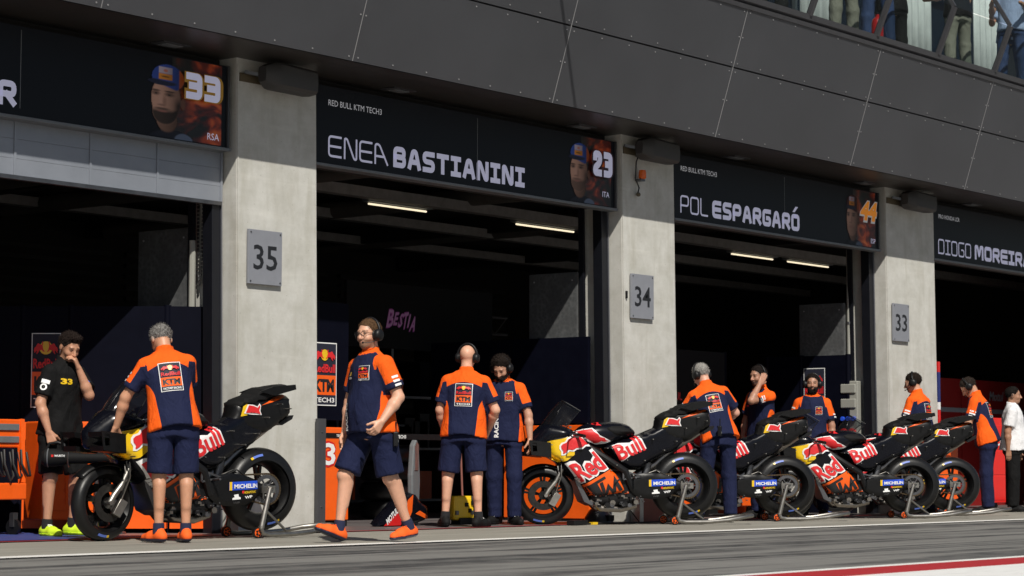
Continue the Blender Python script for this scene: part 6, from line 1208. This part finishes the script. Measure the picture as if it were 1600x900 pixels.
# bay of garage 33
p3 = wallpanel('partition_wall', 'navy partition wall with a framed logo behind the facing bearded man', [(10.44, .50), (10.44, 1.20), (10.44, 1.72)], 0, 2.04); logo_board(p3, (-.026, .49, 1.18), (0, -1, 0), (-1, 0, 0), .32, .70)
dk = wallpanel('partition_wall', 'black partition wall with faint lettering behind the bending grey haired man', [(6.0, 1.6), (7.6, 1.6), (9.2, 1.6)], 0, 2.05, m='matte'); mb = MB(); put_text(mb, 'MOTUL', (1.75, -.028, 1.42), (1, 0, 0), (0, 0, 1), .10, .02); mb.build('lettering', M['redprint'], dk, fixn=False)
oc3 = empty('orange_bench', (6.2, .62, .008), 0, 'low orange bench between the wheels of the third motorcycle', 'bench'); MB().box(0, 2.6, 0, .4, .12, .34).build('deck', M['orange'], oc3, bevel=.012); casters(oc3, [(.2, .08), (1.2, .08), (2.2, .08)], .06)
oc4 = empty('orange_crate', (8.35, .75, .008), 0, 'orange crate behind the fourth motorcycle', 'crate'); MB().box(0, 1.0, 0, .4, .02, .42).build('body', M['orange'], oc4, bevel=.012); MB().box(-.02, 1.02, -.02, .42, .40, .45).build('lid', M['black'], oc4, bevel=.008)
oc5 = empty('logo_cabinet', (10.9, -.16, .008), R_(-8), 'orange cabinet with a team logo behind the rightmost complete motorcycle', 'cabinet'); MB().box(0, 1.0, 0, .12, .05, 1.05).build('body', M['orange'], oc5, bevel=.01); logo_board(oc5, (.62, -.002, .70), (1, 0, 0), (0, -1, 0), .2, .26)
sb = empty('socket_box', (10.40, .36, .95), 0, 'white power socket box with blue and red plugs beside pillar 33', 'socket box')
MB().box(.02, .12, 0, .26, .0, .76).build('case', M['socketw'], sb, bevel=.012)
for k in range(2): MB().box(.0, .03, .02, .24, .60 - .19 * k, .72 - .19 * k).build('flap', M['socketw'], sb, bevel=.012)
for k in range(3): MB().lathe([(0, 0), (.032, 0), (.032, .04), (.024, .05), (0, .05)], (.02, .05 + .08 * k, .27), (-1, -.2, 0), 12).build('blue_socket', M['blue'], sb, smooth=40)
for k in range(2): MB().lathe([(0, 0), (.05, 0), (.05, .06), (.035, .08), (0, .08)], (.02, .07 + .12 * k, .10), (-1, -.2, 0), 12).build('red_plug', M['red'], sb, smooth=40); MB().tube([(-.06, .07 + .12 * k, .09), (-.12, .1, .0), (-.14, .2 + .1 * k, -.2)], .014, 6).build('red_lead', M['red'], sb, smooth=60)
pc = empty('wall_pipe', (10.50, .52, 1.75), 0, 'white vertical conduit above the socket box beside pillar 33', 'pipe'); MB().cyl((0, 0, 0), (0, 0, 1.9), .026, 12).build('tube', M['socketw'], pc, smooth=40); [MB().cyl((0, 0, z), (0, 0, z + .03), .034, 12).build('clip', M['dsteel'], pc) for z in (.05, .7)]; MB().tube([(.02, -.1, -.1), (.0, -.03, -.05), (-.02, .0, .02)], .02, 8).build('elbow', M['black'], pc)
pcl = empty('door_chain', (-1.10, .36, 1.1), 0, 'looped door chain hanging beside the rail of pillar 35', 'chain'); 
mb = MB(); pth = [(.0, 0, 2.1), (.0, .03, 1.2), (.01, .06, 1.1), (.02, .09, 1.2), (.02, .10, 2.1)]
for i in range(len(pth) - 1):
    a, c = Vector(pth[i]), Vector(pth[i + 1]); n = int((c - a).length / .035) + 1
    for k in range(n): mb.bar(a + (c - a) * k / n, a + (c - a) * (k + .7) / n, .012, .02)
mb.build('links', M['dsteel'], pcl); MB().tube([(-.02, .12, .4), (-.02, .12, 1.5)], .03, 8).build('counterweight', M['socketw'], pcl, smooth=40)
# bay right of pillar 33
r4 = wallpanel('partition_wall', 'dark red partition wall with pale lettering in the right garage', [(14.8, 2.2), (16.8, 2.2), (19.6, 2.2)], 0, 1.97, m='redwall', posts=False)
mb = MB(); mb.box(.1, 4.7, -.032, -.026, 1.45, 1.52); mb.build('grey_band', M['plate'], r4); mb = MB(); put_text(mb, 'Motul', (2.95, -.028, 1.66), (1, 0, 0), (0, 0, 1), .15, .03, shear=.2); mb.build('lettering', M['plate'], r4, fixn=False); mb = MB(); put_text(mb, 'HONDA', (2.75, -.028, 1.15), (1, 0, 0), (0, 0, 1), .17, .04); mb.build('lettering', M['plate'], r4, fixn=False)
rc4 = empty('red_cabinet', (15.0, .80, .008), 0, 'bright red cabinet standing beside the man in white', 'cabinet'); MB().box(0, .50, 0, .12, .08, 1.32).build('body', M['redbox'], rc4, bevel=.01); [MB().box(.03, .47, -.006, .004, .12 + .37 * k, .47 + .37 * k).build('drawer_front', M['redbox'], rc4, bevel=.004) for k in range(3)]; mb = MB(); put_text(mb, 'LCR', (.12, -.008, .92), (1, 0, 0), (0, 0, 1), .12, .03); mb.build('lettering', M['white'], rc4, fixn=False); casters(rc4, [(.06, .06), (.26, .06)], .04)
sp = empty('striped_pole', (11.97, .02, .008), 0, 'red blue and white striped pole at the right edge of pillar 33', 'pole')
for z0, z1, m in ((0, 1.18, 'white'), (1.18, 1.36, 'red'), (1.36, 1.46, 'white'), (1.46, 1.86, 'blued'), (1.86, 2.0, 'red')): MB().box(0, .06, 0, .06, z0 + .001, z1 - .001).build('band', M[m], sp)
cn = empty('floor_bundle', (15.9, .55, .008), 0, 'black bundle on the floor below the red cabinet', 'bundle'); MB().sphere((0, 0, .07), .2, 8, sc=(1.2, .7, .4)).build('cover', M['matte'], cn, smooth=60); MB().tube([(-.3, 0, .02), (0, -.1, .03), (.3, 0, .02)], .02, 6).build('lead', M['cable'], cn)

# dim equipment deep in the hall
for i, (x, y, lab) in enumerate(((5.2, 4.6, 'dim storage rack deep in the garage of the bald man'), (10.6, 4.8, 'dim storage rack deep in the garage behind the man touching his headset'), (.6, 4.4, 'dim storage rack deep in the garage behind the man in black'))):
    r = empty('storage_rack', (x, y, .008), 0, lab, 'rack', 'storage racks inside the hall')
    for xa in (0, 1.0, 2.0): MB().box(xa - .02, xa + .02, 0, .5, 0, 2.2).build('upright', M['dsteel'], r)
    for z in (.15, .8, 1.45, 2.1): MB().box(-.02, 2.02, 0, .5, z, z + .03).build('shelf', M['dsteel'], r)
    for k in range(14): xa = random.uniform(.05, 1.6); z = random.choice((.18, .83, 1.48)); w = random.uniform(.15, .32); MB().box(xa, xa + w, .05, .42, z, z + random.uniform(.15, .45)).build('case', M[random.choice(('greyp', 'black', 'orange', 'navy', 'plate'))], r)
for i, (x, y) in enumerate(((3.9, 2.6),)):
    for k in range(4): t = tag(MB().lathe(tyre_prof(.33, .2, .22), (0, 0, 0), (0, 0, 1), 36).build('spare_slick', M['rubber'], smooth=60), ('lowest', 'second lowest', 'second highest', 'topmost')[k] + ' tyre of the stack in the garage behind the bearded man', 'tyre', 'stacked spare tyres'); t.location = (x, y, .12 + .205 * k)
